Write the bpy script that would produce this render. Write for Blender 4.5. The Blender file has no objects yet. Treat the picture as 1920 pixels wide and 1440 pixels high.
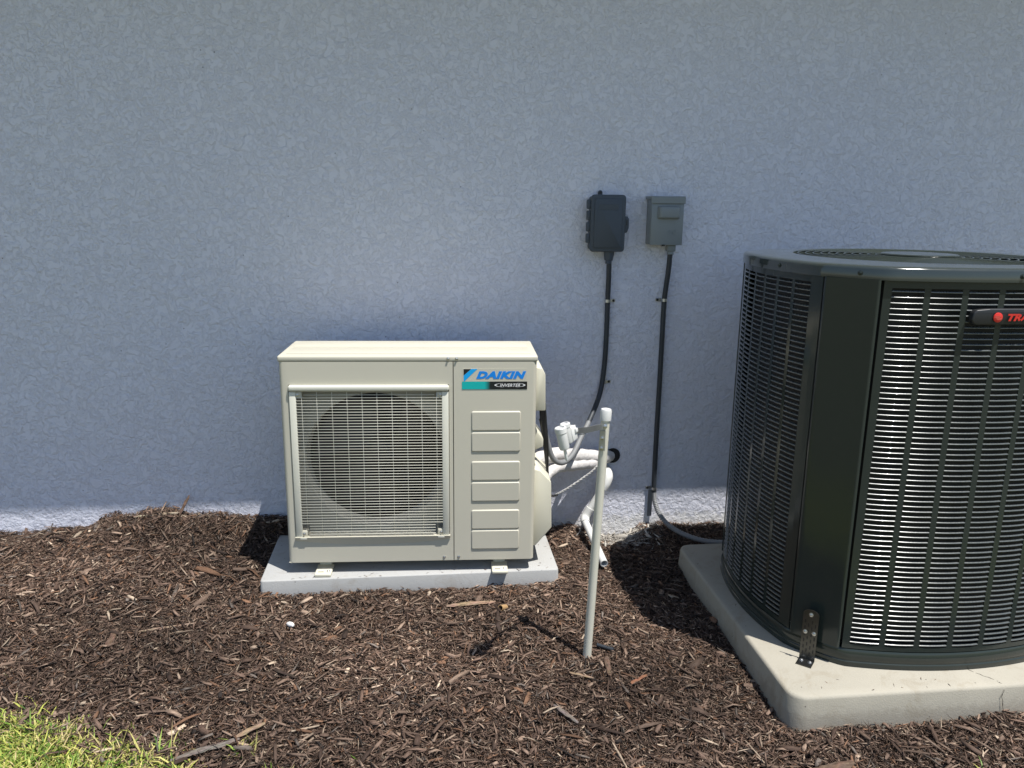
import bpy, bmesh, math, random
import numpy as np
from mathutils import Vector, Matrix
random.seed(7)
rng = np.random.default_rng(11)
sc = bpy.context.scene
C = sc.collection
R = math.radians

# ------------------------------------------------------------------ camera
YAW, PITCH, ROLL = 0.11568, 0.22645, 0.01228
cam_d = bpy.data.cameras.new('camera'); cam = bpy.data.objects.new('camera', cam_d); C.objects.link(cam)
fw = Vector((math.sin(YAW)*math.cos(PITCH), math.cos(YAW)*math.cos(PITCH), -math.sin(PITCH)))
r0 = Vector((math.cos(YAW), -math.sin(YAW), 0)); u0 = r0.cross(fw)
r1 = r0*math.cos(ROLL)+u0*math.sin(ROLL); u1 = -r0*math.sin(ROLL)+u0*math.cos(ROLL)
M = Matrix((r1, u1, -fw)).transposed().to_4x4(); M.translation = (0.0461, -2.6284, 1.3743)
cam.matrix_world = M
cam_d.sensor_width = 36; cam_d.lens = 1475.65/1920*36
cam_d.clip_start = 0.02; cam_d.clip_end = 2000
sc.camera = cam

# ------------------------------------------------------------------ sky, sun, exposure
SUN = Vector((-0.28, 0.265, -1.0)).normalized()          # direction the light travels
EL = math.asin(-SUN.z); AZ = math.atan2(-SUN.x, -SUN.y)
w = bpy.data.worlds.new('World'); sc.world = w; w.use_nodes = True
nt = w.node_tree; bg = nt.nodes['Background']
sky = nt.nodes.new('ShaderNodeTexSky'); sky.sky_type = 'NISHITA'; sky.sun_disc = False
sky.sun_elevation = EL; sky.sun_rotation = AZ; sky.air_density = 1.0; sky.dust_density = 0.6; sky.ozone_density = 1.6
nt.links.new(sky.outputs[0], bg.inputs[0]); bg.inputs[1].default_value = 0.1
sd = bpy.data.lights.new('sun', 'SUN'); sd.energy = 5.0; sd.angle = R(0.35); sd.color = (1.0, 0.965, 0.91)
so = bpy.data.objects.new('sun', sd); C.objects.link(so)
so.rotation_euler = SUN.to_track_quat('-Z', 'Y').to_euler(); so.location = (3, -3, 9)
sc.view_settings.view_transform = 'Standard'; sc.view_settings.look = 'None'
sc.view_settings.gamma = 1; sc.view_settings.use_curve_mapping = False
sc.view_settings.exposure = 0.44
sc.render.engine = 'CYCLES'
sc.cycles.use_denoising = True
sc.cycles.max_bounces = 8

# ------------------------------------------------------------------ helpers
def tag(o, label=None, cat=None, group=None, kind=None):
    if label: o['label'] = label
    if cat: o['category'] = cat
    if group: o['group'] = group
    if kind: o['kind'] = kind
    return o

def empty(name, loc=(0, 0, 0), rz=0.0, label=None, cat=None, group=None):
    o = bpy.data.objects.new(name, None); C.objects.link(o)
    o.empty_display_size = 0.05
    o.location = loc; o.rotation_euler = (0, 0, rz)
    return tag(o, label, cat, group)

def link(name, me, mat=None, parent=None, loc=(0, 0, 0), rot=(0, 0, 0)):
    o = bpy.data.objects.new(name, me); C.objects.link(o)
    if mat is not None and not me.materials: me.materials.append(mat)
    o.location = loc; o.rotation_euler = rot
    if parent: o.parent = parent
    return o

class MB:
    """collects vertices and faces of one mesh"""
    def __init__(s): s.v = []; s.f = []; s.sm = []
    def add(s, vs, fs, smooth=False):
        n = len(s.v); s.v += [tuple(p) for p in vs]
        s.f += [tuple(i+n for i in f) for f in fs]; s.sm += [smooth]*len(fs); return s
    def box(s, c, d, rot=None):
        x, y, z = d[0]/2, d[1]/2, d[2]/2
        vs = [Vector(p) for p in ((-x,-y,-z),(x,-y,-z),(x,y,-z),(-x,y,-z),(-x,-y,z),(x,-y,z),(x,y,z),(-x,y,z))]
        if rot is not None: vs = [rot @ p for p in vs]
        vs = [p+Vector(c) for p in vs]
        return s.add(vs, [(0,3,2,1),(4,5,6,7),(0,1,5,4),(1,2,6,5),(2,3,7,6),(3,0,4,7)])
    def bbox(s, c, d, b=0.003, seg=2, rot=None):
        """bevelled box"""
        bm = bmesh.new(); bmesh.ops.create_cube(bm, size=1)
        for v in bm.verts: v.co = Vector((v.co.x*d[0], v.co.y*d[1], v.co.z*d[2]))
        bmesh.ops.bevel(bm, geom=list(bm.edges), offset=b, segments=seg, affect='EDGES', profile=0.5)
        return s.frombm(bm, c, rot)
    def frombm(s, bm, c=(0,0,0), rot=None, smooth=True):
        bm.verts.index_update(); c = Vector(c)
        vs = [((rot @ v.co) if rot is not None else v.co)+c for v in bm.verts]
        fs = [tuple(v.index for v in f.verts) for f in bm.faces]
        bm.free(); return s.add(vs, fs, smooth)
    def prism(s, pts, a, b, axis='y', bev=0.0, seg=2):
        """polygon (2D) extruded from a to b along an axis; y: pts are (x,z); z: (x,y); x: (y,z)"""
        bm = bmesh.new()
        mk = {'y': lambda p, t: (p[0], t, p[1]), 'z': lambda p, t: (p[0], p[1], t), 'x': lambda p, t: (t, p[0], p[1])}[axis]
        A = [bm.verts.new(mk(p, a)) for p in pts]; B = [bm.verts.new(mk(p, b)) for p in pts]
        bm.faces.new(A); bm.faces.new(B[::-1])
        n = len(pts)
        for i in range(n): bm.faces.new((A[i], B[i], B[(i+1) % n], A[(i+1) % n]))
        bmesh.ops.recalc_face_normals(bm, faces=bm.faces)
        if bev: bmesh.ops.bevel(bm, geom=list(bm.edges), offset=bev, segments=seg, affect='EDGES', profile=0.5)
        return s.frombm(bm, smooth=bool(bev))
    def tube(s, pts, r, n=10, cap=True, closed=False):
        pts = [Vector(p) for p in pts]; m = len(pts)
        rr = r if isinstance(r, (list, tuple)) else [r]*m
        up = None; rings = []
        for i, p in enumerate(pts):
            if closed: t = (pts[(i+1) % m]-pts[i-1]).normalized()
            else: t = (pts[min(i+1, m-1)]-pts[max(i-1, 0)]).normalized()
            if up is None:
                up = Vector((0, 0, 1)) if abs(t.z) < 0.9 else Vector((0, 1, 0))
            up = (up-t*up.dot(t)).normalized(); b = t.cross(up)
            rings.append([p+(up*math.cos(2*math.pi*k/n)+b*math.sin(2*math.pi*k/n))*rr[i] for k in range(n)])
        vs = [q for g in rings for q in g]; fs = []
        for i in range(m if closed else m-1):
            j = (i+1) % m
            for k in range(n):
                k2 = (k+1) % n
                fs.append((i*n+k, i*n+k2, j*n+k2, j*n+k))
        s.add(vs, fs, True)
        if cap and not closed:
            o = len(s.v)-m*n
            s.f += [tuple(o+k for k in range(n))[::-1], tuple(o+(m-1)*n+k for k in range(n))]; s.sm += [False, False]
        return s
    def lathe(s, prof, c=(0,0,0), axis=(0,0,1), n=20):
        """profile of (radius, height) turned about an axis through c"""
        ax = Vector(axis).normalized(); q = Vector((0,0,1)).rotation_difference(ax)
        vs = []; fs = []
        for (r, h) in prof:
            for k in range(n):
                a = 2*math.pi*k/n
                vs.append(q @ Vector((r*math.cos(a), r*math.sin(a), h))+Vector(c))
        for i in range(len(prof)-1):
            for k in range(n):
                k2 = (k+1) % n; fs.append((i*n+k, i*n+k2, (i+1)*n+k2, (i+1)*n+k))
        s.add(vs, fs, True)
        o = len(s.v)-len(prof)*n
        if prof[0][0] > 1e-6: s.f.append(tuple(o+k for k in range(n))[::-1]); s.sm.append(False)
        if prof[-1][0] > 1e-6: s.f.append(tuple(o+(len(prof)-1)*n+k for k in range(n))); s.sm.append(False)
        return s
    def mesh(s, name):
        me = bpy.data.meshes.new(name); me.from_pydata(s.v, [], s.f); me.update()
        me.polygons.foreach_set('use_smooth', s.sm); return me
    def build(s, name, mat, parent=None, loc=(0,0,0), rot=(0,0,0), auto=35):
        me = s.mesh(name)
        if auto and any(s.sm): me.set_sharp_from_angle(angle=R(auto))
        return link(name, me, mat, parent, loc, rot)

def spline(pts, k=6):
    """Catmull-Rom through points"""
    P = [Vector(p) for p in pts]; P = [P[0]*2-P[1]]+P+[P[-1]*2-P[-2]]; out = []
    for i in range(1, len(P)-2):
        a, b, c, d = P[i-1], P[i], P[i+1], P[i+2]
        for j in range(k):
            t = j/k
            out.append(0.5*((2*b)+(c-a)*t+(2*a-5*b+4*c-d)*t*t+(3*b-a-3*c+d)*t**3))
    out.append(P[-2]); return out

# ------------------------------------------------------------------ materials
class N:
    """small node-graph builder"""
    def __init__(s, name):
        s.m = bpy.data.materials.new(name); s.m.use_nodes = True; s.t = s.m.node_tree
        s.b = s.t.nodes['Principled BSDF']
    def n(s, t, **kw):
        o = s.t.nodes.new(t)
        for k, v in kw.items():
            if k in o.inputs.keys() if isinstance(k, str) else False: o.inputs[k].default_value = v
            else: setattr(o, k, v)
        return o
    def l(s, a, b): s.t.links.new(a, b)
    def noise(s, scale, detail=4, rough=0.55, vec=None, dist=0.0):
        o = s.n('ShaderNodeTexNoise'); o.inputs['Scale'].default_value = scale; o.inputs['Detail'].default_value = detail
        o.inputs['Roughness'].default_value = rough; o.inputs['Distortion'].default_value = dist
        if vec is not None: s.l(vec, o.inputs['Vector'])
        return o.outputs['Fac']
    def ramp(s, f, stops):
        o = s.n('ShaderNodeValToRGB'); e = o.color_ramp.elements
        while len(e) < len(stops): e.new(0.5)
        for i, (p, c) in enumerate(stops):
            e[i].position = p; e[i].color = tuple(c)+(1,) if len(c) == 3 else c
        s.l(f, o.inputs[0]); return o.outputs[0]
    def mix(s, a, b, f, mode='MIX'):
        o = s.n('ShaderNodeMix', data_type='RGBA', blend_type=mode)
        for v, i in ((f, 0), (a, 6), (b, 7)):
            if isinstance(v, bpy.types.NodeSocket): s.l(v, o.inputs[i])
            else: o.inputs[i].default_value = v if not isinstance(v, tuple) or len(v) == 4 else tuple(v)+(1,)
        return o.outputs[2]
    def math(s, op, a, b=0.0):
        o = s.n('ShaderNodeMath', operation=op)
        for v, i in ((a, 0), (b, 1)):
            if isinstance(v, bpy.types.NodeSocket): s.l(v, o.inputs[i])
            else: o.inputs[i].default_value = v
        return o.outputs[0]
    def coord(s, kind='Object'):
        return s.n('ShaderNodeTexCoord').outputs[kind]
    def mapping(s, v, scale):
        o = s.n('ShaderNodeMapping'); o.inputs['Scale'].default_value = scale; s.l(v, o.inputs['Vector']); return o.outputs[0]
    def bump(s, h, dist, strength=1.0, prev=None):
        o = s.n('ShaderNodeBump'); o.inputs['Distance'].default_value = dist; o.inputs['Strength'].default_value = strength
        s.l(h, o.inputs['Height'])
        if prev is not None: s.l(prev, o.inputs['Normal'])
        return o.outputs[0]
    def set(s, **kw):
        for k, v in kw.items():
            k = k.replace('_', ' ')
            i = s.b.inputs[k]
            if isinstance(v, bpy.types.NodeSocket): s.l(v, i)
            else: i.default_value = tuple(v)+(1,) if isinstance(v, tuple) and len(v) == 3 else v
        return s.m

def paint(name, col, rough=0.4, var=0.06, vs=9.0, spec=0.5, metal=0.0, bump=0.0, bs=300, dirt=0.0, coat=0.0):
    g = N(name); co = g.n('ShaderNodeNewGeometry').outputs['Position']
    f = g.noise(vs, 5, 0.6, co)
    c = g.mix(tuple(x*(1-var) for x in col), tuple(min(1, x*(1+var)) for x in col), f)
    if dirt:
        d = g.ramp(g.noise(vs*2.3, 8, 0.7, co), [(0.55, (0,0,0)), (0.75, (1,1,1))])
        c = g.mix(c, (0.16, 0.13, 0.1), g.math('MULTIPLY', d, dirt))
    rr = g.math('ADD', g.math('MULTIPLY', g.noise(vs*5, 3, 0.5, co), 0.16), rough-0.08)
    kw = {}
    if bump: kw['Normal'] = g.bump(g.noise(bs, 3, 0.6, co), bump)
    return g.set(Base_Color=c, Roughness=rr, Specular_IOR_Level=spec, Metallic=metal, Coat_Weight=coat, **kw)

def stucco():
    g = N('stucco'); co = g.n('ShaderNodeNewGeometry').outputs['Position']
    wv = g.n('ShaderNodeTexNoise'); wv.inputs['Scale'].default_value = 22; wv.inputs['Detail'].default_value = 3; g.l(co, wv.inputs['Vector'])
    v = g.n('ShaderNodeVectorMath', operation='MULTIPLY_ADD'); g.l(wv.outputs['Color'], v.inputs[0]); v.inputs[1].default_value = (0.03,)*3; g.l(co, v.inputs[2])
    n3 = g.noise(4.0, 3, 0.5, co)
    n1 = g.noise(38, 7, 0.60, v.outputs[0], 0.2)
    lo = g.n('ShaderNodeMapRange', interpolation_type='SMOOTHSTEP'); g.l(n1, lo.inputs[0]); lo.inputs[1].default_value = 0.435; lo.inputs[2].default_value = 0.495
    hi = g.n('ShaderNodeMapRange', interpolation_type='SMOOTHSTEP'); g.l(n1, hi.inputs[0]); hi.inputs[1].default_value = 0.52; hi.inputs[2].default_value = 0.575
    # terraces with crisp broken edges, over a softly uneven float finish
    h = g.math('ADD', g.math('MULTIPLY', lo.outputs[0], 0.27), g.math('MULTIPLY', hi.outputs[0], 0.22))
    h = g.math('ADD', h, g.math('MULTIPLY', g.noise(85, 5, 0.62, co), 0.62))
    h = g.math('ADD', h, g.math('MULTIPLY', g.noise(9, 2, 0.5, co), 1.6))
    nb = g.bump(h, 0.0054, 1.0)
    col = g.mix((0.70, 0.712, 0.80), (0.735, 0.745, 0.825), n3)
    sp = g.n('ShaderNodeTexVoronoi'); sp.inputs['Scale'].default_value = 16; g.l(co, sp.inputs['Vector'])
    dots = g.ramp(sp.outputs['Distance'], [(0.025, (1,1,1)), (0.045, (0,0,0))])
    keep = g.math('GREATER_THAN', g.noise(3.1, 2, 0.5, co), 0.55)
    col = g.mix(col, (0.1, 0.09, 0.09), g.math('MULTIPLY', g.math('MULTIPLY', dots, keep), 0.8))
    # dry mortar along the wall foot, its colour whitened to brighten the sunlit strip
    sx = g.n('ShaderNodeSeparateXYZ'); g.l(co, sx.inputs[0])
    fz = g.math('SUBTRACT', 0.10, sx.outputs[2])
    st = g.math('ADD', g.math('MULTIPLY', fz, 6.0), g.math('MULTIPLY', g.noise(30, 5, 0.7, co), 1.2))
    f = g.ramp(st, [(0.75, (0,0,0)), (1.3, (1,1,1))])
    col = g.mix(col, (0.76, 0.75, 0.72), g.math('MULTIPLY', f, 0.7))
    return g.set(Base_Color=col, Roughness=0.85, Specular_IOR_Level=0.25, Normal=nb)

def wood(name, var=True):
    """mulch: colour per chip from a mesh attribute, grain along the chip"""
    g = N(name)
    a = g.n('ShaderNodeAttribute'); a.attribute_name = 'chip'
    uv = g.n('ShaderNodeAttribute'); uv.attribute_name = 'grain'
    gr = g.noise(1.0, 4, 0.65, g.mapping(uv.outputs['Vector'], (55, 900, 1)))
    c = g.mix(a.outputs['Color'], (1, 1, 1), g.math('MULTIPLY', gr, 0.0))
    k = g.ramp(gr, [(0.3, (0.45, 0.42, 0.40)), (0.7, (1.35, 1.35, 1.35))])
    c = g.mix(c, k, 1.0, 'MULTIPLY')
    return g.set(Base_Color=c, Roughness=0.8, Specular_IOR_Level=0.3, Normal=g.bump(gr, 0.0012))

def soil():
    g = N('soil'); co = g.n('ShaderNodeNewGeometry').outputs['Position']
    c = g.ramp(g.noise(160, 6, 0.7, co), [(0.3, (0.012, 0.008, 0.006)), (0.55, (0.035, 0.024, 0.018)), (0.75, (0.075, 0.052, 0.038))])
    return g.set(Base_Color=c, Roughness=0.95, Specular_IOR_Level=0.2, Normal=g.bump(g.noise(240, 6, 0.7, co), 0.006))

def lawn_soil():
    g = N('lawn_ground'); co = g.n('ShaderNodeNewGeometry').outputs['Position']
    a = g.ramp(g.noise(90, 6, 0.7, co), [(0.3, (0.10, 0.102, 0.06)), (0.55, (0.18, 0.172, 0.11)), (0.75, (0.28, 0.25, 0.165))])
    b = g.mix(a, (0.16, 0.165, 0.10), g.math('MULTIPLY', g.noise(0.6, 3, 0.5, co), 0.7))
    return g.set(Base_Color=b, Roughness=0.95, Specular_IOR_Level=0.1, Normal=g.bump(g.noise(130, 4, 0.7, co), 0.01))

def grass_mat():
    g = N('grass_blade'); a = g.n('ShaderNodeAttribute'); a.attribute_name = 'chip'
    m = g.set(Base_Color=a.outputs['Color'], Roughness=0.5, Specular_IOR_Level=0.35)
    tr = g.n('ShaderNodeBsdfTranslucent'); g.l(a.outputs['Color'], tr.inputs[0])
    mx = g.n('ShaderNodeMixShader'); mx.inputs[0].default_value = 0.3
    g.l(g.b.outputs[0], mx.inputs[1]); g.l(tr.outputs[0], mx.inputs[2])
    g.l(mx.outputs[0], g.t.nodes['Material Output'].inputs[0]); return m

def concrete(name, col, crack=False, bumpd=0.0008):
    g = N(name); co = g.n('ShaderNodeNewGeometry').outputs['Position']
    f = g.noise(6, 6, 0.65, co)
    c = g.mix(tuple(x*0.86 for x in col), tuple(min(1, x*1.1) for x in col), f)
    st = g.ramp(g.noise(11, 8, 0.75, co, 0.8), [(0.52, (0,0,0)), (0.72, (1,1,1))])
    c = g.mix(c, tuple(x*y for x, y in zip(col, (0.66, 0.58, 0.48))), g.math('MULTIPLY', st, 0.55))
    v = g.n('ShaderNodeTexVoronoi'); v.inputs['Scale'].default_value = 34; g.l(co, v.inputs['Vector'])
    pit = g.ramp(v.outputs['Distance'], [(0.05, (1,1,1)), (0.1, (0,0,0))])
    kp = g.math('GREATER_THAN', g.noise(14, 2, 0.5, co), 0.56)
    c = g.mix(c, (0.06, 0.05, 0.045), g.math('MULTIPLY', g.math('MULTIPLY', pit, kp), 0.75))
    # soil splashed up the sides, in an irregular band at the foot
    sx = g.n('ShaderNodeSeparateXYZ'); g.l(co, sx.inputs[0])
    s2 = g.math('ADD', g.math('MULTIPLY', g.math('SUBTRACT', 0.02, sx.outputs[2]), 14.0), g.math('MULTIPLY', g.noise(40, 5, 0.7, co), 1.3))
    c = g.mix(c, (0.14, 0.11, 0.085), g.math('MULTIPLY', g.ramp(s2, [(0.75, (0,0,0)), (1.4, (1,1,1))]), 0.22))
    h = g.math('ADD', g.noise(220, 4, 0.6, co), g.math('MULTIPLY', g.noise(25, 4, 0.6, co), 0.8))
    return g.set(Base_Color=c, Roughness=0.75, Specular_IOR_Level=0.3, Normal=g.bump(h, bumpd))

MAT = dict(
    stucco=stucco(), soil=soil(), lawn=lawn_soil(), chip=wood('mulch_chip'), grass=grass_mat(),
    soffit=paint('white_soffit', (0.75, 0.75, 0.73), 0.6), shingle=paint('roof_shingle', (0.09, 0.08, 0.075), 0.9, 0.4, 30),
    ivory=paint('ivory_paint', (0.535, 0.51, 0.42), 0.45, 0.03, 7, 0.3, bump=0.00012, bs=500),
    ivory_wire=paint('ivory_wire', (0.64, 0.63, 0.54), 0.4, 0.03, 20),
    ivory_plastic=paint('ivory_plastic', (0.62, 0.595, 0.48), 0.45, 0.04, 10, dirt=0.06),
    black=paint('black_plastic', (0.012, 0.012, 0.013), 0.45), fan=paint('fan_grey', (0.010, 0.010, 0.011), 0.6),
    shroud=paint('shroud_grey', (0.25, 0.245, 0.215), 0.5),
    coil=paint('coil_fins', (0.006, 0.006, 0.008), 0.6, 0.3, 60),
    zinc=paint('zinc_steel', (0.52, 0.53, 0.54), 0.35, 0.15, 80, metal=1.0),
    galv=paint('galvanised', (0.42, 0.43, 0.44), 0.42, 0.2, 60, metal=0.85), strap=paint('dull_strap', (0.10, 0.10, 0.095), 0.32, 0.2, 60, metal=0.9),
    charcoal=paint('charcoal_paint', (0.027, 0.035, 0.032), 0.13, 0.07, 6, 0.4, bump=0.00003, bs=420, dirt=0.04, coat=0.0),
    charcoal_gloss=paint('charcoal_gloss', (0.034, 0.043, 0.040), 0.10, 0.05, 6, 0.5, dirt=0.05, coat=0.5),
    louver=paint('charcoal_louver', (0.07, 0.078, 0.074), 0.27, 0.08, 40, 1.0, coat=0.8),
    badge=paint('badge_black', (0.022, 0.023, 0.025), 0.4), red=paint('badge_red', (0.62, 0.03, 0.02), 0.4, 0.03),
    badge_line=paint('badge_pale_red', (0.72, 0.16, 0.12), 0.4, 0.03),
    pad=concrete('pad_grey', (0.385, 0.385, 0.375)), pad2=concrete('pad_buff', (0.37, 0.345, 0.285)),
    pvc=paint('white_pvc', (0.62, 0.62, 0.60), 0.35, 0.05, 14, dirt=0.08), pvc_cream=paint('cream_pvc', (0.60, 0.58, 0.49), 0.4, 0.05, 12, dirt=0.1),
    wrap=paint('white_wrap', (0.58, 0.56, 0.55), 0.6, 0.10, 30, bump=0.005, bs=38, dirt=0.3),
    boxdark=paint('dark_grey_box', (0.050, 0.063, 0.080), 0.5, 0.08, 12, bump=0.0001, bs=600),
    boxgrey=paint('grey_steel_box', (0.20, 0.225, 0.235), 0.4, 0.05, 12),
    conduit=paint('conduit_grey', (0.030, 0.036, 0.044), 0.5, 0.12, 20), conduit2=paint('conduit_sunlit', (0.19, 0.195, 0.20), 0.5, 0.15, 40, dirt=0.2),  # second conduit material is the first made paler, with sunlight in its colour
    cable=paint('black_cable', (0.012, 0.012, 0.012), 0.4), wirewhite=paint('grey_wire', (0.34, 0.34, 0.33), 0.5),
    foam=paint('black_seal', (0.012, 0.012, 0.012), 0.8),
    cyan=paint('print_cyan', (0.0, 0.36, 0.80), 0.4, 0.02), blue=paint('print_blue', (0.0, 0.22, 0.72), 0.4, 0.02),
    pblack=paint('print_black', (0.008, 0.008, 0.01), 0.4, 0.02), pwhite=paint('print_white', (0.75, 0.75, 0.75), 0.4, 0.02),
    pebble=paint('white_pebble', (0.75, 0.74, 0.72), 0.5), brassy=paint('brown_paper', (0.35, 0.22, 0.10), 0.8, 0.2, 60),
)
def strip_mat():
    g = N('print_teal_to_black'); x = g.n('ShaderNodeSeparateXYZ'); g.l(g.coord('Object'), x.inputs[0])
    f = g.math('DIVIDE', g.math('ADD', x.outputs[0], 0.1115), 0.223)
    c = g.ramp(f, [(0.0, (0.0, 0.42, 0.40)), (0.345, (0.0, 0.42, 0.40)), (0.43, (0.006, 0.01, 0.012)), (1.0, (0.004, 0.004, 0.005))])
    return g.set(Base_Color=c, Roughness=0.4)
MAT['strip'] = strip_mat()

def text_mesh(body, size, shear=0.0, bold=0.0, extrude=0.0004, spacing=1.0):
    cu = bpy.data.curves.new('lettering', 'FONT'); cu.body = body; cu.size = size; cu.shear = shear
    cu.offset = bold; cu.extrude = extrude; cu.space_character = spacing; cu.resolution_u = 3
    cu.align_x = 'CENTER'; cu.align_y = 'CENTER'
    o = bpy.data.objects.new('lettering', cu); C.objects.link(o)
    dg = bpy.context.evaluated_depsgraph_get()
    me = bpy.data.meshes.new_from_object(o.evaluated_get(dg))
    bpy.data.objects.remove(o); bpy.data.curves.remove(cu)
    me.materials.clear()
    return me
def fit_text(me, wid, hei):
    n = len(me.vertices); a = np.empty(n*3, np.float32); me.vertices.foreach_get('co', a); a = a.reshape(-1, 3)
    lo, hi = a[:, :2].min(0), a[:, :2].max(0)
    a[:, :2] = (a[:, :2]-(lo+hi)/2)*np.array([wid, hei])/(hi-lo); me.vertices.foreach_set('co', a.ravel()); me.update(); return me

# ------------------------------------------------------------------ ground shape
WALL_Y = 0.5
CP = np.array([  # x, y, height of the mulch surface
    (-2.4,.5,.06),(-1.63,.5,.070),(-1.33,.5,.082),(-1.16,.5,.135),(-1.02,.5,.158),(-.81,.5,.118),(-.56,.5,.105),(-.3,.5,.09),(.1,.5,.06),(.45,.5,.02),(.62,.45,.02),(.86,.5,-.035),
    (1.03,.48,.02),(1.22,.5,.0),(1.6,.5,0),(2.4,.5,0),(-1.4,.2,.06),(-1.0,.2,.075),(-.65,.25,.06),(-.62,0,.03),(-.5,-.12,.012),(0,-.1,.02),(.3,-.1,.022),(.5,-.1,.024),(.62,.05,.02),(.7,.15,.0),
    (.85,.1,-.02),(.9,-.3,-.02),(.54,-.47,.0),(0,-.5,.005),(-.5,-.5,.0),(-1.1,-.3,.02),(-1.8,0,.03),(-2.4,-.3,.0),(1.0,-.85,-.042),(1.4,-.92,-.035),(2.2,-.95,-.03),(.5,-.9,-.02),(0,-.9,-.015),(-.6,-.9,-.015),(-1.2,-.7,-.01),
    (1.0,-.6,-.035),(1.0,-.1,-.03),(1.02,.25,-.015),(2.4,-.3,-.03),(-1.5,-1.4,-.03),(0,-1.5,-.03),(1.5,-1.5,-.04)])
def height(x, y):
    x = np.asarray(x, float); y = np.asarray(y, float)
    sh = x.shape; x = x.ravel(); y = y.ravel(); num = np.zeros_like(x); den = np.zeros_like(x)
    for px, py, pz in CP:
        d2 = (x-px)**2+(y-py)**2+0.0016; wt = 1/d2**1.6; num += wt*pz; den += wt
    h = num/den
    h += 0.006*np.sin(x*9.1+y*5.3)*np.sin(y*11.7-x*3.1)+0.004*np.sin(x*23+1.3)*np.sin(y*27+x*7)
    return h.reshape(sh)
def lawn_edge(x):
    return np.interp(x, [-2.6, -1.5, -1.1, -.8, -.435, -.1, .5, 1.4, 2.6], [-.45, -.53, -.625, -.75, -.95, -1.08, -1.12, -1.14, -1.14]) + 0.018*np.sin(np.asarray(x)*17)+0.012*np.sin(np.asarray(x)*41)

def grid_sheet(name, xs, ys, zf, mat):
    X, Y = np.meshgrid(xs, ys); Z = zf(X, Y); n, m = X.shape
    V = np.stack([X.ravel(), Y.ravel(), Z.ravel()], 1)
    i = (np.arange(n-1)[:, None]*m+np.arange(m-1)[None]).ravel()
    F = np.stack([i, i+1, i+m+1, i+m], 1)
    me = bpy.data.meshes.new(name); me.from_pydata(V.tolist(), [], F.tolist()); me.update()
    me.polygons.foreach_set('use_smooth', [True]*len(F))
    return link(name, me, mat)
# lawn reaching the horizon
xs = np.concatenate([[-600, -120, -30, -9], np.linspace(-4, 4, 9), [9, 30, 120, 600]])
ys = np.concatenate([[-600, -200, -60, -20, -8, -4], np.linspace(-2.4, 0.6, 7), [4, 20, 100, 600]])
tag(grid_sheet('ground', xs, ys, lambda X, Y: np.full(X.shape, -0.09), MAT['lawn']), 'flat grass ground stretching out from the house', 'ground', kind='structure')
xs = np.arange(-3.0, 3.01, 0.02); ys = np.arange(-2.2, 0.52, 0.02)
def bed_z(X, Y):
    e = lawn_edge(X); k = np.clip((Y-e)/0.06+0.5, 0, 1)
    edge = np.clip(np.minimum(np.minimum((X+3.0)/0.3, (3.0-X)/0.3), (Y+2.2)/0.3), 0, 1)
    return (height(X, Y)-0.012)*edge+(1-edge)*(-0.10)
bed = grid_sheet('mulch_bed', xs, ys, bed_z, MAT['soil']); tag(bed, 'dark soil of the planting bed beneath the wood mulch', 'soil', kind='structure')
# the near strip of turf is part of the lawn, a thin sheet over the soil
X, Y = np.meshgrid(np.arange(-3.0, 3.01, 0.03), np.linspace(0, 1, 30)); E0 = lawn_edge(X); YY = E0-0.01+(-2.25-E0)*Y
ed = np.clip(np.minimum((X+3.0)/0.3, (3.0-X)/0.3), 0, 1)*np.clip((YY+2.25)/0.3, 0, 1)
V = np.stack([X, YY, (height(X, YY)-0.006)*ed+(1-ed)*(-0.095)], -1).reshape(-1, 3); n, m = X.shape
i = (np.arange(n-1)[:, None]*m+np.arange(m-1)[None]).ravel()
me = bpy.data.meshes.new('turf'); me.from_pydata(V.tolist(), [], np.stack([i, i+m, i+m+1, i+1], 1).tolist()); me.update()
tag(link('turf', me, MAT['lawn']), 'thatch and soil under the clipped lawn edge', 'lawn', kind='structure')

# ------------------------------------------------------------------ house
house = empty('house', (0, WALL_Y, 0), 0, 'pale blue-grey stucco house wall standing behind the two air conditioners', 'house')
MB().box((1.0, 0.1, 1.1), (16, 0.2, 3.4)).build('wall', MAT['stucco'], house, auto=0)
EAVE_Z = 2.62; OUT = (EAVE_Z-0.150)*0.265
MB().box((1.0, 0.1-OUT/2, EAVE_Z+0.215), (16.6, OUT+0.19, 0.02)).build('soffit', MAT['soffit'], house)
MB().box((1.0, -OUT+0.0125, EAVE_Z+0.11), (16.8, 0.025, 0.22)).build('fascia', MAT['soffit'], house)
sl = 0.42
MB().add([(-7.5, -OUT-0.04, EAVE_Z+0.232), (9.5, -OUT-0.04, EAVE_Z+0.232), (9.5, 5, EAVE_Z+0.232+sl*(5+OUT)), (-7.5, 5, EAVE_Z+0.232+sl*(5+OUT)),
          (-7.5, -OUT-0.04, EAVE_Z+0.262), (9.5, -OUT-0.04, EAVE_Z+0.262), (9.5, 5, EAVE_Z+0.262+sl*(5+OUT)), (-7.5, 5, EAVE_Z+0.262+sl*(5+OUT))],
         [(0,3,2,1),(4,5,6,7),(0,1,5,4),(1,2,6,5),(2,3,7,6),(3,0,4,7)]).build('roof', MAT['shingle'], house)

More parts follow.
